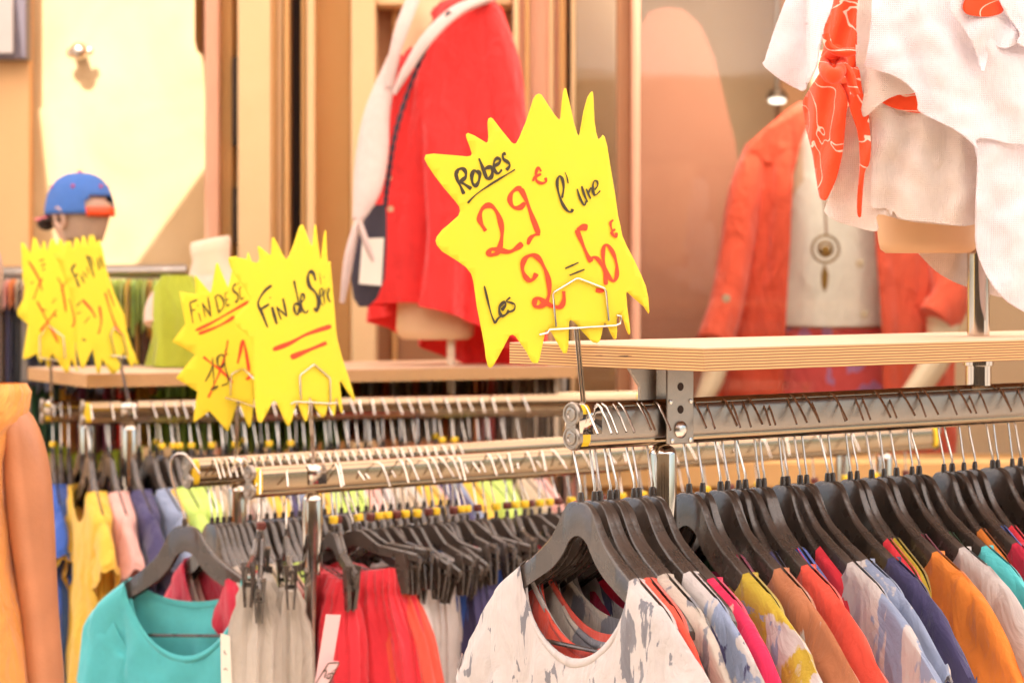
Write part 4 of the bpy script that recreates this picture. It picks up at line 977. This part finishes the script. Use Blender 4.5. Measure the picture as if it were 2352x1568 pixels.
def add_loft(mb, rows, Z, closed=True, capa=False, capb=False, **k):
    r = loft(rows, Z, closed=closed, **k)
    if closed: mb.rings(r, capa, capb)
    else: mb.grid(r)
def path_tube(mb, pts, Z, rad, n=16, flat=1.0):     # pts (x,y,dz), rad in picture units
    S = F/Z; sp = smooth([(x, y, d, r_) for (x, y, d), r_ in zip(pts, rad)], 6)
    mb.tube([Q(x, y, Z+d)if True else 0 for x, y, d, r_ in sp], [r_/S for *_, r_ in sp], n, flat=flat)

# --- mannequin in the red coat
z1 = 6.90
m1 = empty('dressed_mannequin', (0, 0, 0)); tag(m1, 'headless mannequin in a loose red linen coat standing on the orange shelf', 'mannequin')
mb = MB(); add_loft(mb, [(-60, 945, 1015), (5, 945, 1015), (30, 930, 1040), (80, 905, 1110), (300, 910, 1140), (560, 920, 1110), (700, 912, 1090), (755, 910, 1090), (770, 915, 1088), (779, 925, 1075)], z1, capa=True, capb=True, asp=.5); mb.build('torso', M['beige'], m1)
mb = MB(); mb.tube([Q(1036, 775, z1), Q(1036, 905, z1)], .012, 12); mb.build('pole', M['cream'], m1)
redc = cloth('red linen', (.86, .045, .042), wr=1.3, weave=1500)
mb = MB(); add_loft(mb, [(-2, 1040, 1120, 0, 0, .8), (20, 985, 1145), (80, 935, 1162), (180, 905, 1176), (300, 884, 1186), (420, 882, 1192), (540, 884, 1200), (640, 876, 1206, 20, -5), (720, 868, 1214, 45, -25), (775, 866, 1218, 60, -55)], z1, rip=.034, ripn=7, seed=2, asp=.62); mb.build('coat', redc, m1)
mb = MB(); path_tube(mb, [(1110, 30, 0), (1150, 150, -.04), (1170, 330, -.06), (1178, 520, -.06), (1170, 700, -.05), (1150, 790, -.04)], z1, [50, 56, 54, 50, 46, 40], 24, .8); mb.build('sleeve', redc, m1)
pale = cloth('pale pink voile', (.62, .47, .42), wr=.4, weave=700)
mb = MB(); path_tube(mb, [(1125, -5, -.05), (1050, 25, -.16), (985, 85, -.22), (935, 160, -.22), (905, 215, -.2)], z1, [22, 24, 22, 17, 8], 12, .5); path_tube(mb, [(948, 0, -.06), (925, 60, -.12), (905, 130, -.15), (892, 200, -.16)], z1, [18, 18, 14, 8], 12, .5); mb.build('scarf', pale, m1)
mb = MB(); path_tube(mb, [(905, 130, -.06), (868, 250, -.16), (854, 360, -.22), (843, 440, -.28), (822, 505, -.32)], z1, [15, 30, 38, 32, 13], 20, .7); path_tube(mb, [(822, 505, -.32), (802, 590, -.34), (786, 695, -.34)], z1, [13, 22, 10], 14, .5); path_tube(mb, [(824, 505, -.32), (842, 560, -.34), (858, 600, -.34)], z1, [12, 15, 8], 14, .5); mb.build('shirt_sleeve', pale, m1)
for x, y in ((882, 255), (886, 293), (893, 408), (897, 480)):
    mb = MB(); mb.lathe([(.009, 0), (.009, .003), (.0001, .004)], Q(x, y, z1-.17), 12, Matrix.Rotation(R(90), 3, 'X')); mb.build('button', M['beige'], m1)
bag = empty('shoulder_bag', (0, 0, 0)); tag(bag, 'dark navy woven bag hanging by its braided strap from the red coat mannequin', 'bag')
bagm = mat('navy straw', (.045, .035, .05), .8, 0, 160, .5, .5, 260)
mb = MB(); add_loft(mb, [(470, 862, 886), (500, 838, 888), (560, 816, 888), (640, 806, 884), (685, 812, 866), (704, 824, 846)], z1-.2, capa=True, capb=True, asp=.35); mb.build('body', bagm, bag)
mb = MB(); N = 90
sp = smooth([(1032, 28, 0), (990, 90, 0), (945, 190, 0), (910, 300, 0), (893, 400, 0), (884, 475, 0)], 18)
for ph in (0, math.pi): mb.tube([Q(x+3*math.sin(i*.8+ph), y, z1-.2-.004*math.cos(i*.8+ph)) for i, (x, y, _) in enumerate(sp)], .0042, 6)
mb.build('strap', bagm, bag)
mb = MB(); q = [Q(832, 548, z1-.24), Q(882, 546, z1-.24), Q(876, 656, z1-.24), Q(824, 652, z1-.24)]; mb.add(q+[p+Vector((0, .002, 0)) for p in q], [(0,1,2,3), (7,6,5,4), (0,4,5,1), (1,5,6,2), (2,6,7,3), (3,7,4,0)]); tag(mb.build('paper_tag', M['tagp'], None, shade=False), 'blank white price tag hanging in front of the navy bag', 'tag')

# --- mannequin in the window
z2 = 8.3
m2 = empty('dressed_mannequin', (0, 0, 0)); tag(m2, 'mannequin behind the shop glass in an open coral shirt over a white top', 'mannequin')
cor = cloth('coral cotton', (.88, .13, .07), wr=1.3, weave=1500)
mb = MB(); add_loft(mb, [(120, 1862, 1925), (230, 1862, 1925), (300, 1800, 2030), (420, 1780, 2060), (700, 1790, 2040), (1100, 1760, 2070), (1400, 1770, 2060)], z2, capa=True, capb=True, asp=.45); mb.build('torso', M['cream'], m2)
mb = MB(); mb.tube([Q(1900, 1400, z2), Q(1900, gy(z2), z2)], .02, 12); mb.build('pole', M['chrome'], m2)
mb = MB(); add_loft(mb, [(262, 1840, 1965), (300, 1805, 2010), (450, 1785, 2040), (600, 1775, 2045), (740, 1760, 2050, 0, 8)], z2, rip=.006, ripn=9, asp=.52); mb.build('white_top', cloth('white linen', (.93, .90, .84), wr=.4), m2)
mb = MB(); add_loft(mb, [(752, 1772, 2040), (800, 1750, 2060), (1120, 1700, 2110)], z2, rip=.010, ripn=14, asp=.48); mb.build('skirt', cloth('red and violet print', (.80, .12, .12), (.55, .25, .50), scale=5), m2)
g0 = R(270+17); g1 = R(270+360-31)
mb = MB(); add_loft(mb, [(236, 1838, 1960), (262, 1800, 2000), (330, 1720, 2090), (430, 1705, 2140), (600, 1690, 2160), (760, 1670, 2180), (1000, 1650, 2190, 0, 0), (1080, 1650, 2180)], z2, closed=False, t0=g0, t1=g1, rip=.022, ripn=9, seed=1, asp=.55); mb.build('open_shirt', cor, m2, solid=.003)
for side, pts, rad in (('l', [(1745, 345, -.02), (1712, 450, -.06), (1690, 580, -.1), (1668, 700, -.16), (1640, 790, -.22)], [42, 48, 46, 46, 50]), ('r', [(2080, 350, -.02), (2130, 460, -.06), (2170, 590, -.1), (2185, 680, -.16), (2150, 740, -.2)], [44, 52, 52, 50, 52])):
    mb = MB(); path_tube(mb, pts, z2, rad, 22, .85); mb.build('sleeve', cor, m2)
mb = MB(); path_tube(mb, [(1650, 760, -.2), (1640, 860, -.26), (1600, 950, -.32)], z2, [34, 26, 17], 16); mb.build('arm', M['cream'], m2)
mb = MB(); path_tube(mb, [(2165, 690, -.16), (2160, 800, -.22), (2100, 900, -.3), (2040, 960, -.34)], z2, [40, 34, 26, 20], 16); mb.build('arm', M['cream'], m2)
mb = MB()
for pts in ([(1880, 236), (1845, 252), (1760, 300), (1722, 345), (1760, 372), (1800, 378), (1822, 400), (1838, 330)], [(1905, 236), (1945, 262), (2030, 300), (2062, 345), (2030, 372), (1975, 400), (1950, 330)]):
    q = [Q(x, y, z2-.17+.1*abs(x-1890)/200) for x, y in pts]; n = len(q)
    mb.add(q+[p+Vector((0, .012, 0)) for p in q], [tuple(range(n)), tuple(range(2*n-1, n-1, -1))]+[(i, (i+1) % n, n+(i+1) % n, n+i) for i in range(n)])
mb.build('collar', cor, m2)
for x, y in ((1975, 605), (1985, 722), (1668, 685)):
    mb = MB(); mb.lathe([(.014, 0), (.014, .004), (.0001, .006)], Q(x, y, z2-.3), 14, Matrix.Rotation(R(90), 3, 'X')); mb.build('button', M['cream'], m2)
nk = empty('necklace', (0, 0, 0)); tag(nk, 'brass disc and leaf pendant on a brown cord over the white top in the window', 'necklace')
brass = mat('aged brass', (.34, .20, .06), .35, .8)
zn = z2-.25
mb = MB(); mb.tube([Q(1868, 300, zn+.05), Q(1885, 400, zn), Q(1895, 480, zn), Q(1898, 540, zn)], .0035, 6); mb.tube([Q(1925, 300, zn+.05), Q(1908, 400, zn), Q(1900, 480, zn)], .0035, 6); mb.build('cord', M['frame_dark'], nk)
mb = MB(); mb.tube([Q(1896+31*math.cos(a), 572+31*math.sin(a), zn) for a in [2*math.pi*i/28 for i in range(29)]], .004, 8)
mb.tube([Q(1896+16*math.cos(a), 572+16*math.sin(a), zn) for a in [2*math.pi*i/20 for i in range(21)]], .005, 8); mb.lathe([(.016, 0), (.014, .005), (.0001, .008)], Q(1896, 574, zn), 16, Matrix.Rotation(R(90), 3, 'X'))
mb.build('disc', brass, nk)
mb = MB(); q = [Q(x, y, zn) for x, y in ((1894, 604), (1903, 630), (1901, 655), (1894, 672), (1887, 655), (1886, 630))]; mb.add(q+[p+Vector((0, .003, 0)) for p in q], [tuple(range(6)), tuple(range(11, 5, -1))]+[(i, (i+1) % 6, 6+(i+1) % 6, 6+i) for i in range(6)]); mb.build('leaf', brass, nk)

# --- green dress mannequin (far left, behind the star card)
z4 = 6.78
m4 = empty('dressed_mannequin', (0, 0, 0)); tag(m4, 'headless mannequin in a green sleeveless dress over a pale blouse behind the star card', 'mannequin')
mb = MB(); add_loft(mb, [(548, 440, 526, 0, 0, .9), (556, 436, 530, 0, 0, .9), (600, 442, 528, 0, 0, .8), (650, 430, 548), (690, 380, 600), (800, 370, 600), (838, 370, 600)], z4, capa=True, capb=True, asp=.5)
for i in range(len(mb.v)):
    x, y, z = mb.v[i]
    if z > 1.62: mb.v[i] = (x, y, z+(x+.84)*.2)
mb.build('torso', M['cream'], m4)
mb = MB(); add_loft(mb, [(632, 420, 560), (660, 390, 590), (700, 376, 605), (760, 366, 612)], z4, rip=.004, asp=.6); path_tube(mb, [(400, 650, 0), (362, 700, -.05), (350, 745, -.08)], z4, [26, 26, 20], 14); mb.build('blouse', cloth('pale peach voile', (.74, .52, .42)), m4)
mb = MB(); add_loft(mb, [(632, 372, 440), (660, 352, 460), (720, 352, 590), (800, 348, 600), (840, 343, 608)], z4-.06, rip=.010, ripn=7, asp=.62); mb.build('dress', cloth('olive green jersey', (.36, .40, .035), wr=.3), m4)

# --- white gauze mannequin, top right, on the near shelf
z3 = 4.08
RG = zc(2696, 0, 1.68); RH = zc(2696, 900, 1.68)
m3 = empty('dressed_mannequin', (0, 0, 0)); tag(m3, 'mannequin in layered white gauze shirts with an orange knotted scarf on the near board', 'mannequin')
mb = MB(); add_loft(mb, [(-60, 1985, 2310), (250, 1990, 2270), (400, 1996, 2255), (480, 2010, 2248), (555, 2018, 2244), (572, 2022, 2240), (581, 2034, 2228)], z3, capa=True, capb=True, asp=.62); mb.build('torso', M['beige'], m3)
pt = RA.t_at(2247); pp = RA.P(pt)
mb = MB(); mb.lathe([(.019, SA_top+.001), (.019, 1.66)], (pp.x, pp.y, 0), 24); mb.lathe([(.022, RA.top+.003), (.022, SA_top-SA_th-.018), (.026, SA_top-SA_th-.017), (.026, SA_top-SA_th-.001)], (pp.x, pp.y, 0), 24); mb.build('pole', M['chrome'], m3, angle=30)
def gz(x, y, base, amp, fdir, lam, seed, d):
    s_ = (x-2130)/1371; bul = .135*math.sqrt(max(0, 1-min(1, abs(s_)/.20)**2))
    c, s2 = math.cos(fdir), math.sin(fdir)
    f_ = amp*math.sin((x*c+y*s2)/lam+2.2*noise.noise(Vector((x*.008, y*.008, seed)))+seed)+amp*.8*noise.noise(Vector((x*.02, y*.02, seed+5)))
    return Q(x, y, z3+.02-bul-base+f_-d)
def gpanel(f, pts, name, m, base, amp=.006, fdir=.3, lam=16, seed=0, step=7, fray=0, solid=.0014):
    amp *= 1.15; lam *= .8; fray *= .6
    o = PT(f, *pts); o = smooth(o+[o[0]], 4)[:-1]
    if fray:
        oo = []
        for a, b in zip(o, o[1:]+o[:1]):
            L_ = math.hypot(b[0]-a[0], b[1]-a[1]); n = max(1, int(L_/5))
            for k in range(n):
                t = k/n; oo.append((lerp(a[0], b[0], t)+random.uniform(-fray, fray), lerp(a[1], b[1], t)+random.uniform(-fray, fray)))
        o = oo
    return panel(o, lambda x, y: gz(x, y, base, amp, fdir, lam, seed, 0), name, m, m3, step, solid)
gauze = cloth('white gauze', (.92, .85, .88), weave=620, wb=.8, wr=.5, transl=.25)
gauze2 = cloth('cream gauze', (.86, .76, .69), weave=620, wb=.8, wr=.45, transl=.25)
orp = cloth('orange voile with white lines', (.88, .085, .025), (.85, .62, .50), scale=6, stretch=(.7, 1, 1.5), wr=.4, lines=.010)
gpanel(RG, [(1150,740),(1130,1000),(1080,1230),(1020,1380),(1015,1430),(1080,1480),(1200,1520),(1365,1552),(1372,1440),(1600,1490),(2020,1505),(2035,1300),(2035,900),(1900,760),(1640,640),(1320,600)], 'under_shirt', gauze2, .0, .007, .1, 22, 1, fray=.4)
gpanel(RG, [(1310,720),(1330,900),(1325,1200),(1320,1385),(1420,1400),(1460,1450),(1475,1420),(1520,1470),(1700,1490),(2020,1508),(2045,1300),(2040,900),(1900,760),(1640,640)], 'shirt_tail', gauze2, .018, .008, .05, 20, 4, fray=.4)
gpanel(RG, [(1395,690),(1500,620),(1590,598),(1660,640),(1700,700),(1660,760),(1500,735)], 'orange_lining', orp, .028, .002, .1, 20, 3)
gpanel(RG, [(755,-10),(700,130),(650,270),(610,400),(595,430),(640,480),(730,545),(840,605),(880,605),(900,560),(960,440),(975,330),(1010,200),(1050,80),(1078,-10)], 'sleeve', gauze, .03, .004, .25, 26, 2, fray=.7)
gpanel(RG, [(1075,-10),(1052,80),(1005,200),(1010,300),(980,400),(1000,450),(1100,560),(1230,500),(1225,200),(1237,-10)], 'scarf', orp, .045, .006, .2, 10, 6)
gpanel(RG, [(1000,450),(960,520),(895,625),(865,690),(870,760),(895,900),(930,1040),(955,1200),(975,1315),(1000,1345),(1030,1330),(1080,1230),(1112,1130),(1140,980),(1155,800),(1165,670),(1110,560)], 'scarf_end', orp, .05, .006, .25, 14, 7)
gpanel(RG, [(1110,540),(1165,670),(1190,760),(1225,850),(1240,930),(1248,1090),(1242,1200),(1232,1300),(1230,1400),(1240,1455),(1258,1450),(1265,1350),(1282,1160),(1312,1100),(1322,1000),(1310,850),(1302,750),(1265,600),(1230,450)], 'scarf_end', orp, .048, .006, .25, 12, 8)
mb = MB(); kn = [(1095,330),(1040,400),(1010,450),(1040,500),(1090,510),(1130,450),(1110,390),(1060,370)]
path_tube(mb, [(*RG(x, y), -.20+.03*math.sin(i*1.3)) for i, (x, y) in enumerate(kn)], z3, [15, 18, 17, 19, 18, 16, 18, 13], 14, .8)
path_tube(mb, [(*RG(x, y), -.205) for x, y in [(1215,345),(1160,355),(1100,350),(1040,310),(1020,230)]], z3, [14, 17, 15, 16, 14], 12, .6)
path_tube(mb, [(*RG(x, y), -.20) for x, y in [(1130,430),(1180,500),(1200,580),(1230,640)]], z3, [16, 18, 17, 14], 12, .6); mb.build('scarf_knot', orp, m3)
gpanel(RG, [(1237,-10),(1225,200),(1222,380),(1232,520),(1250,640),(1262,760),(1290,782),(1400,690),(1500,640),(1640,600),(1640,300),(1600,-10)], 'front_shirt', gauze2, .05, .006, .15, 20, 9, fray=.6)
gpanel(RG, [(1330,-10),(1320,200),(1290,400),(1290,450),(1450,500),(1560,560),(1620,620),(1640,690),(1650,750),(1760,810),(1900,880),(2000,960),(2045,1000),(2060,925),(2450,905),(2450,-10)], 'front_shirt', gauze, .07, .009, -.35, 26, 10, fray=.6)
gpanel(RG, [(2045,915),(2020,990),(2040,1100),(2032,1300),(2028,1480),(2030,1640),(2060,1760),(2120,1880),(2200,1990),(2290,2060),(2450,2130),(2600,2100),(2600,880),(2300,890)], 'side_shirt', gauze, .05, .009, .35, 30, 12, fray=.5)
gpanel(RH, [(1640,188),(1750,300),(1840,360),(1960,412),(2130,468),(2260,500),(2450,560),(2450,180)], 'back_hem', gauze2, -.16, .006, .35, 24, 13, fray=.5)
gpanel(RG, [(1880,-10),(1850,60),(1930,170),(2010,300),(2070,480),(2105,400),(2110,300),(2190,318),(2250,322),(2310,280),(2325,225),(2250,120),(2180,-10)], 'collar', gauze, .085, .007, .6, 16, 14, fray=.8)
gpanel(RG, [(1960,-10),(1942,50),(1970,95),(2060,112),(2150,108),(2215,72),(2180,-10)], 'collar_lining', orp, .093, .003, .2, 20, 15)
gpanel(RG, [(2180,-10),(2250,120),(2325,225),(2310,290),(2400,330),(2500,330),(2500,-10)], 'collar', gauze, .10, .006, .5, 16, 16, fray=.6)

# ------------------------------------------------------------------ people
def skin(name, verts, edges, rad, m, parent, root=0, sub=2):
    me = bpy.data.meshes.new(name); me.from_pydata(verts, edges, []); me.materials.append(m)
    o = bpy.data.objects.new(name, me); COL.objects.link(o); o.parent = parent
    md = o.modifiers.new('skin', 'SKIN'); md.use_smooth_shade = True
    for i, r_ in enumerate(rad):
        me.skin_vertices[0].data[i].radius = (r_, r_) if not isinstance(r_, tuple) else r_
    me.skin_vertices[0].data[root].use_root = True
    s2 = o.modifiers.new('sub', 'SUBSURF'); s2.levels = sub; s2.render_levels = sub
    return o
def head_mesh(mb, c, f, w=.078, hgt=.115):
    """c centre, f facing angle; skull with jaw, brow, nose, lips and ears"""
    rot = Matrix.Rotation(f, 3, 'Z'); rings = []
    for j in range(25):
        q = j/24; z = -hgt+2*hgt*q
        s_ = math.sqrt(max(0.0008, 1-(2*q-1)**2)); wid = w*s_**.75*interp([(0, .62), (.25, .80), (.5, .98), (.75, 1.02), (1, .9)], q); dep = w*1.26*s_**.75*interp([(0, .7), (.3, .9), (.6, 1.02), (1, .95)], q)
        ring = []
        for k in range(32):
            th = 2*math.pi*k/32; x = wid*math.sin(th); y = dep*math.cos(th)
            fr = max(0, math.cos(th))**24
            y += fr*(.022*math.exp(-((q-.42)/.07)**2)+.006*math.exp(-((q-.27)/.04)**2)-.006*math.exp(-((q-.53)/.04)**2)+.004*math.exp(-((q-.1)/.06)**2))
            e_ = math.exp(-((abs(math.sin(th))-.36)/.12)**2)*(1 if math.cos(th) > 0 else 0); y -= .008*e_*math.exp(-((q-.52)/.045)**2)
            ring.append(Vector(c)+rot @ Vector((x, y, z)))
        rings.append(ring)
    mb.rings(rings, True, True)
    for sg in (-1, 1):
        p = Vector(c)+rot @ Vector((sg*(w+.004), -.008, -.005)); pts = [p+rot @ Vector((sg*.006*math.sin(a)+sg*.004, .018*math.cos(a), .03*math.sin(a))) for a in [2*math.pi*i/12 for i in range(13)]]
        mb.tube(pts, .006, 8)
# man with the cap: seen from behind, looking to the left and away
zm = 7.28; Sm = F/zm; hc = Q(183, 497, zm)
man = empty('person', (hc.x, hc.y, 0)); tag(man, 'person seen from behind in a blue cap with orange strap, sunglasses and lime shirt', 'person')
off = Vector((hc.x, hc.y, 0)); fa = R(52)                       # facing +y turned towards -x
mb = MB(); head_mesh(mb, hc-off, fa); mb.v
hd = mb
bx = hc.x-off.x
B = [(0, 0, .93), (0, 0, 1.15), (0, 0, 1.38), (0, 0, 1.50), (0, 0, hc.z-.10)]
rot2 = Matrix.Rotation(fa, 3, 'Z')
def rr_(p): return tuple(rot2 @ Vector(p))
bv = B+[rr_((.17, 0, 1.44)), rr_((.22, .0, 1.18)), rr_((.20, .12, .95)), rr_((-.17, 0, 1.44)), rr_((-.22, .0, 1.18)), rr_((-.20, .12, .95)), rr_((.09, 0, .88)), rr_((.10, .02, .48)), rr_((.11, 0, .08)), rr_((.11, .13, .04)), rr_((-.09, 0, .88)), rr_((-.10, .02, .48)), rr_((-.11, 0, .08)), rr_((-.11, .13, .04))]
be = [(0,1),(1,2),(2,3),(3,4),(2,5),(5,6),(6,7),(2,8),(8,9),(9,10),(0,11),(11,12),(12,13),(13,14),(0,15),(15,16),(16,17),(17,18)]
br_ = [.14,.13,.15,.062,.058,.06,.045,.032,.06,.045,.032,.09,.06,.045,.035,.09,.06,.045,.035]
skin('body', bv, be, br_, M['skin2'], man)
hd.build('head', M['skin2'], man)
mb = MB()
for j in range(2): pass
add = []
def shirt(parent, m, base, wid, dep, z0, z1, rotm, sl=.2):
    mb = MB(); rings = []
    for j in range(16):
        q = j/15; z = lerp(z0, z1, q); w_ = interp([(0, .40), (.05, .75), (.12, 1.0), (.4, .96), (1, 1.0)], q)*wid; d_ = interp([(0, .5), (.1, .85), (.3, 1.05), (1, 1.0)], q)*dep; ring = []
        for k in range(40):
            th = 2*math.pi*k/40; r_ = 1+.03*math.sin(7*th+q*5)*q
            ring.append(rotm @ Vector((w_*math.cos(th)*r_, d_*math.sin(th)*r_, z-.03*abs(math.cos(th))*(1-q)))+Vector(base))
        rings.append(ring)
    mb.rings(rings); return mb
mb = shirt(man, None, (0, 0, 0), .215, .15, 1.52, .88, rot2)
for sg in (-1, 1): mb.tube([rr_((sg*.16, 0, 1.44)), rr_((sg*.225, 0, 1.32)), rr_((sg*.235, .01, 1.20))], [.075, .075, .07], 18)
mb.build('shirt', cloth('lime jersey', (.50, .68, .06)), man, recalc=True)
mb = MB()
for sg in (-1, 1): mb.tube([rr_((sg*.09, 0, .92)), rr_((sg*.10, .02, .5)), rr_((sg*.11, 0, .12))], [.10, .08, .06], 18)
mb.build('trousers', C('navy'), man)
# hair
mb = MB(); rings = []
for j in range(8):
    z = -.075+.115*j/7; ring = []
    for k in range(25):
        th = R(95)+R(170)*k/24; kk = 1-.30*(1-j/7)**1.5; ring.append(hc-off+rot2 @ Vector((.082*math.sin(th)*1.01*kk, .104*math.cos(th)*kk, z)))
    rings.append(ring)
mb.grid(rings); mb.build('hair', M['hair'], man, solid=.006)
capm = mat('blue cap cotton', (.05, .14, .42), .85, 0, 60, .15, .2, 200)
mb = MB(); rings = []; K = 48
for j in range(15):
    q = j/14; a = q*math.pi/2; ring = []
    for k in range(K):
        th = 2*math.pi*k/K; rad = math.cos(a)**.72; x = .096*rad*math.sin(th); y = .112*rad*math.cos(th)
        z = .005+.125*math.sin(a)
        ring.append(hc-off+rot2 @ Vector((x, y, z)))
    rings.append(ring)
# open arch at the back
n = K; vs = [p for r_ in rings for p in r_]; fs = []
for j in range(14):
    for k in range(K):
        th = 2*math.pi*(k+.5)/K
        back = abs(th-math.pi)
        if j >= 1 and j < 4 and back < R(38)*(1-((j-1)/3.2)**2)**.5: continue
        fs.append((j*n+k, j*n+(k+1) % n, (j+1)*n+(k+1) % n, (j+1)*n+k))
mb.add(vs, fs); cp = mb.build('cap', capm, man, solid=.003)
rib = mat('pink eyelet thread', (.45, .05, .15), .7); orx = mat('orange strap', (.80, .07, .01), .5)
mb = MB(); mb.ball(hc-off+Vector((0, 0, .131)), .009, 6)
for th in (R(120), R(180), R(240), R(60), R(300)):
    p = hc-off+rot2 @ Vector((.080*math.sin(th), .094*math.cos(th), .088)); mb.ball(p, .006, 6)
mb.build('eyelet', rib, cp)
mb = MB(); rows = []
for z in (-.002, .026): rows.append([hc-off+rot2 @ Vector((.0975*math.sin(R(t)), .1135*math.cos(R(t)), z)) for t in range(144, 220, 6)])
mb.grid(rows); mb.build('strap', orx, cp, solid=.003)
mb = MB(); rows = []
for j in range(6):
    q = j/5; rows.append([hc-off+rot2 @ Vector((.088*math.sin(R(t))*(1+.0*q), .105*math.cos(R(t))+.075*q*math.cos(R(t))**1.0, .010-.012*q-.012*abs(math.sin(R(t))))) for t in range(-62, 63, 6)])
mb.grid(rows); mb.build('brim', mat('pink brim', (.62, .14, .16), .8), cp, solid=.003)
mb = MB()
for sg in (-1, 1):
    mb.tube([hc-off+rot2 @ Vector(p) for p in ((sg*.086, -.01, -.012), (sg*.084, .07, -.010), (sg*.068, .100, -.012))], .0035, 6)
    mb.ball(hc-off+rot2 @ Vector((sg*.036, .108, -.018)), .030, 8, (1, .5, .8))
mb.build('sunglasses', M['gap'], man)

# woman at the left edge: sleeveless orange top, bare arm
zw = 4.75; Sw = F/zw
wp = Q(-104, 900, zw)
wom = empty('person', (wp.x, zw+.02, 0)); tag(wom, 'person cut by the left edge, bare tanned arm and a sleeveless orange top', 'person')
o0 = Vector((wp.x, zw+.02, 0))
def V(px, py, d=0): return tuple(Q(px, py, zw+d)-o0)
shz = Q(0, 925, zw).z
bv = [(0, 0, .86), (0, 0, 1.08), (0, 0, shz-.08), (0, 0, shz+.06), (0, 0, shz+.13), V(42, 950), V(60, 1060), V(72, 1200), V(84, 1330), V(95, 1440), V(104, 1560), V(112, 1680), V(116, 1730),
      V(-215, 945), V(-250, 1200), V(-262, 1400), V(-270, 1640), (.09, 0, .80), (.10, .01, .44), (.10, 0, .07), (.11, -.12, .03), (-.09, 0, .80), (-.10, .01, .44), (-.10, 0, .07), (-.11, -.12, .03)]
be = [(0,1),(1,2),(2,3),(3,4),(2,5),(5,6),(6,7),(7,8),(8,9),(9,10),(10,11),(11,12),(2,13),(13,14),(14,15),(15,16),(0,17),(17,18),(18,19),(19,20),(0,21),(21,22),(22,23),(23,24)]
br_ = [.08,.08,.07,.045,.048,.046,.051,.049,.043,.039,.041,.036,.024,.045,.045,.038,.028,.09,.06,.04,.03,.09,.06,.04,.03]
skin('body', bv, be, br_, M['skin'], wom)
mb = MB(); head_mesh(mb, (-.03, 0, shz+.235), R(150)); mb.build('head', M['skin'], wom)
mb = MB(); mb.ball((-.012, .038, shz+.255), .100, 10, (.95, .95, 1.15)); mb.build('hair', M['hair'], wom)
orc = cloth('apricot cotton', (.84, .36, .09), wr=1.4, weave=1200)
mb = MB(); rings = []
xr0 = V(16, 1100)[0]
for j, (py, xr, xl, dp) in enumerate([(880, 60, -120, .05), (900, 70, -180, .075), (935, 66, -205, .09), (965, 58, -215, .10), (985, 32, -215, .11), (1060, 16, -212, .12), (1160, 18, -210, .12), (1300, 30, -208, .12), (1400, 50, -215, .13), (1480, 62, -225, .14), (1568, 74, -235, .14), (1700, 82, -240, .145), (1900, 86, -240, .15)]):
    cx = (xr+xl)/2; w_ = (xr-xl)/2/Sw; ring = []
    for k in range(48):
        th = 2*math.pi*k/48; p = V(cx, py); r_ = 1+.02*math.sin(8*th+j)
        ring.append((p[0]+w_*math.cos(th)*r_, p[1]-.0+dp*math.sin(th)*r_, p[2]-.012*math.cos(th)*(1 if j > 8 else 0)))
    rings.append(ring)
rings2 = []
for a, b in zip(rings, rings[1:]):
    for t in (0, .33, .66): rings2.append([tuple(lerp(p[i], q[i], t) for i in range(3)) for p, q in zip(a, b)])
rings2.append(rings[-1]); mb.rings(rings2, False, False); mb.build('top', orc, wom)
mb = MB(); mb.tube([(-.0, 0, .745), (0, 0, .70)], [.11, .13], 24); mb.tube([(.09, 0, .72), (.10, 0, .1)], [.1, .07], 16); mb.tube([(-.09, 0, .72), (-.10, 0, .1)], [.1, .07], 16); mb.build('jeans', C('blue'), wom)

# ------------------------------------------------------------------ paper tags on the trousers
RL = zc(0, 1798, 1.68)
def tagcard(pts, Z, name, m, label, th=.0012):
    mb = MB(); q = [Q(*RL(x, y), Z) for x, y in pts]; n = len(q); mb.add(q+[p+Vector((0, th, 0)) for p in q], [tuple(range(n)), tuple(range(2*n-1, n-1, -1))]+[(i, (i+1) % n, n+(i+1) % n, n+i) for i in range(n)])
    return tag(mb.build(name, m, None, shade=False), label, 'tag')
t_ = tagcard([(2190, 1105), (2290, 1108), (2230, 1470), (2190, 1600), (2110, 1600)], 4.70, 'price_tag', M['pinktag'], 'long pink paper tag hanging on the first red trousers')
t2 = tagcard([(2200, 1425), (2215, 1415), (2275, 1420), (2282, 1435), (2200, 1600), (2110, 1600), (2120, 1560)], 4.685, 'price_sticker', M['pinktag'], 'pink price sticker with a handwritten number over the long pink tag')
def sf(Z): return lambda x, y, d=0: Q(x, y, Z-d)
def SL(w, *p): return (w*2352/4096/1.68, PT(RL, *p))
strokes([SL(7,(2208,1432),(2272,1430),(2274,1442),(2200,1590)), SL(7,(2208,1432),(2128,1560),(2120,1590)), SL(8,(2175,1490),(2195,1480),(2180,1530)), SL(8,(2210,1500),(2195,1530),(2215,1530),(2222,1505),(2210,1500)), SL(6,(2240,1480),(2228,1500),(2255,1500)), SL(6,(2262,1470),(2240,1480))], sf(4.685), 'handwriting', M['ink'], t2)
t3 = tagcard([(1482, 1232), (1545, 1250), (1560, 1600), (1488, 1600)], 4.78, 'price_tag', M['tagp'], 'white paper tag between the turquoise top and the grey trousers')
strokes([SL(5,(1508,1345),(1512,1368),(1524,1372)), SL(5,(1505,1478),(1515,1465),(1528,1480))], sf(4.78), 'handwriting', M['ink'], t3)
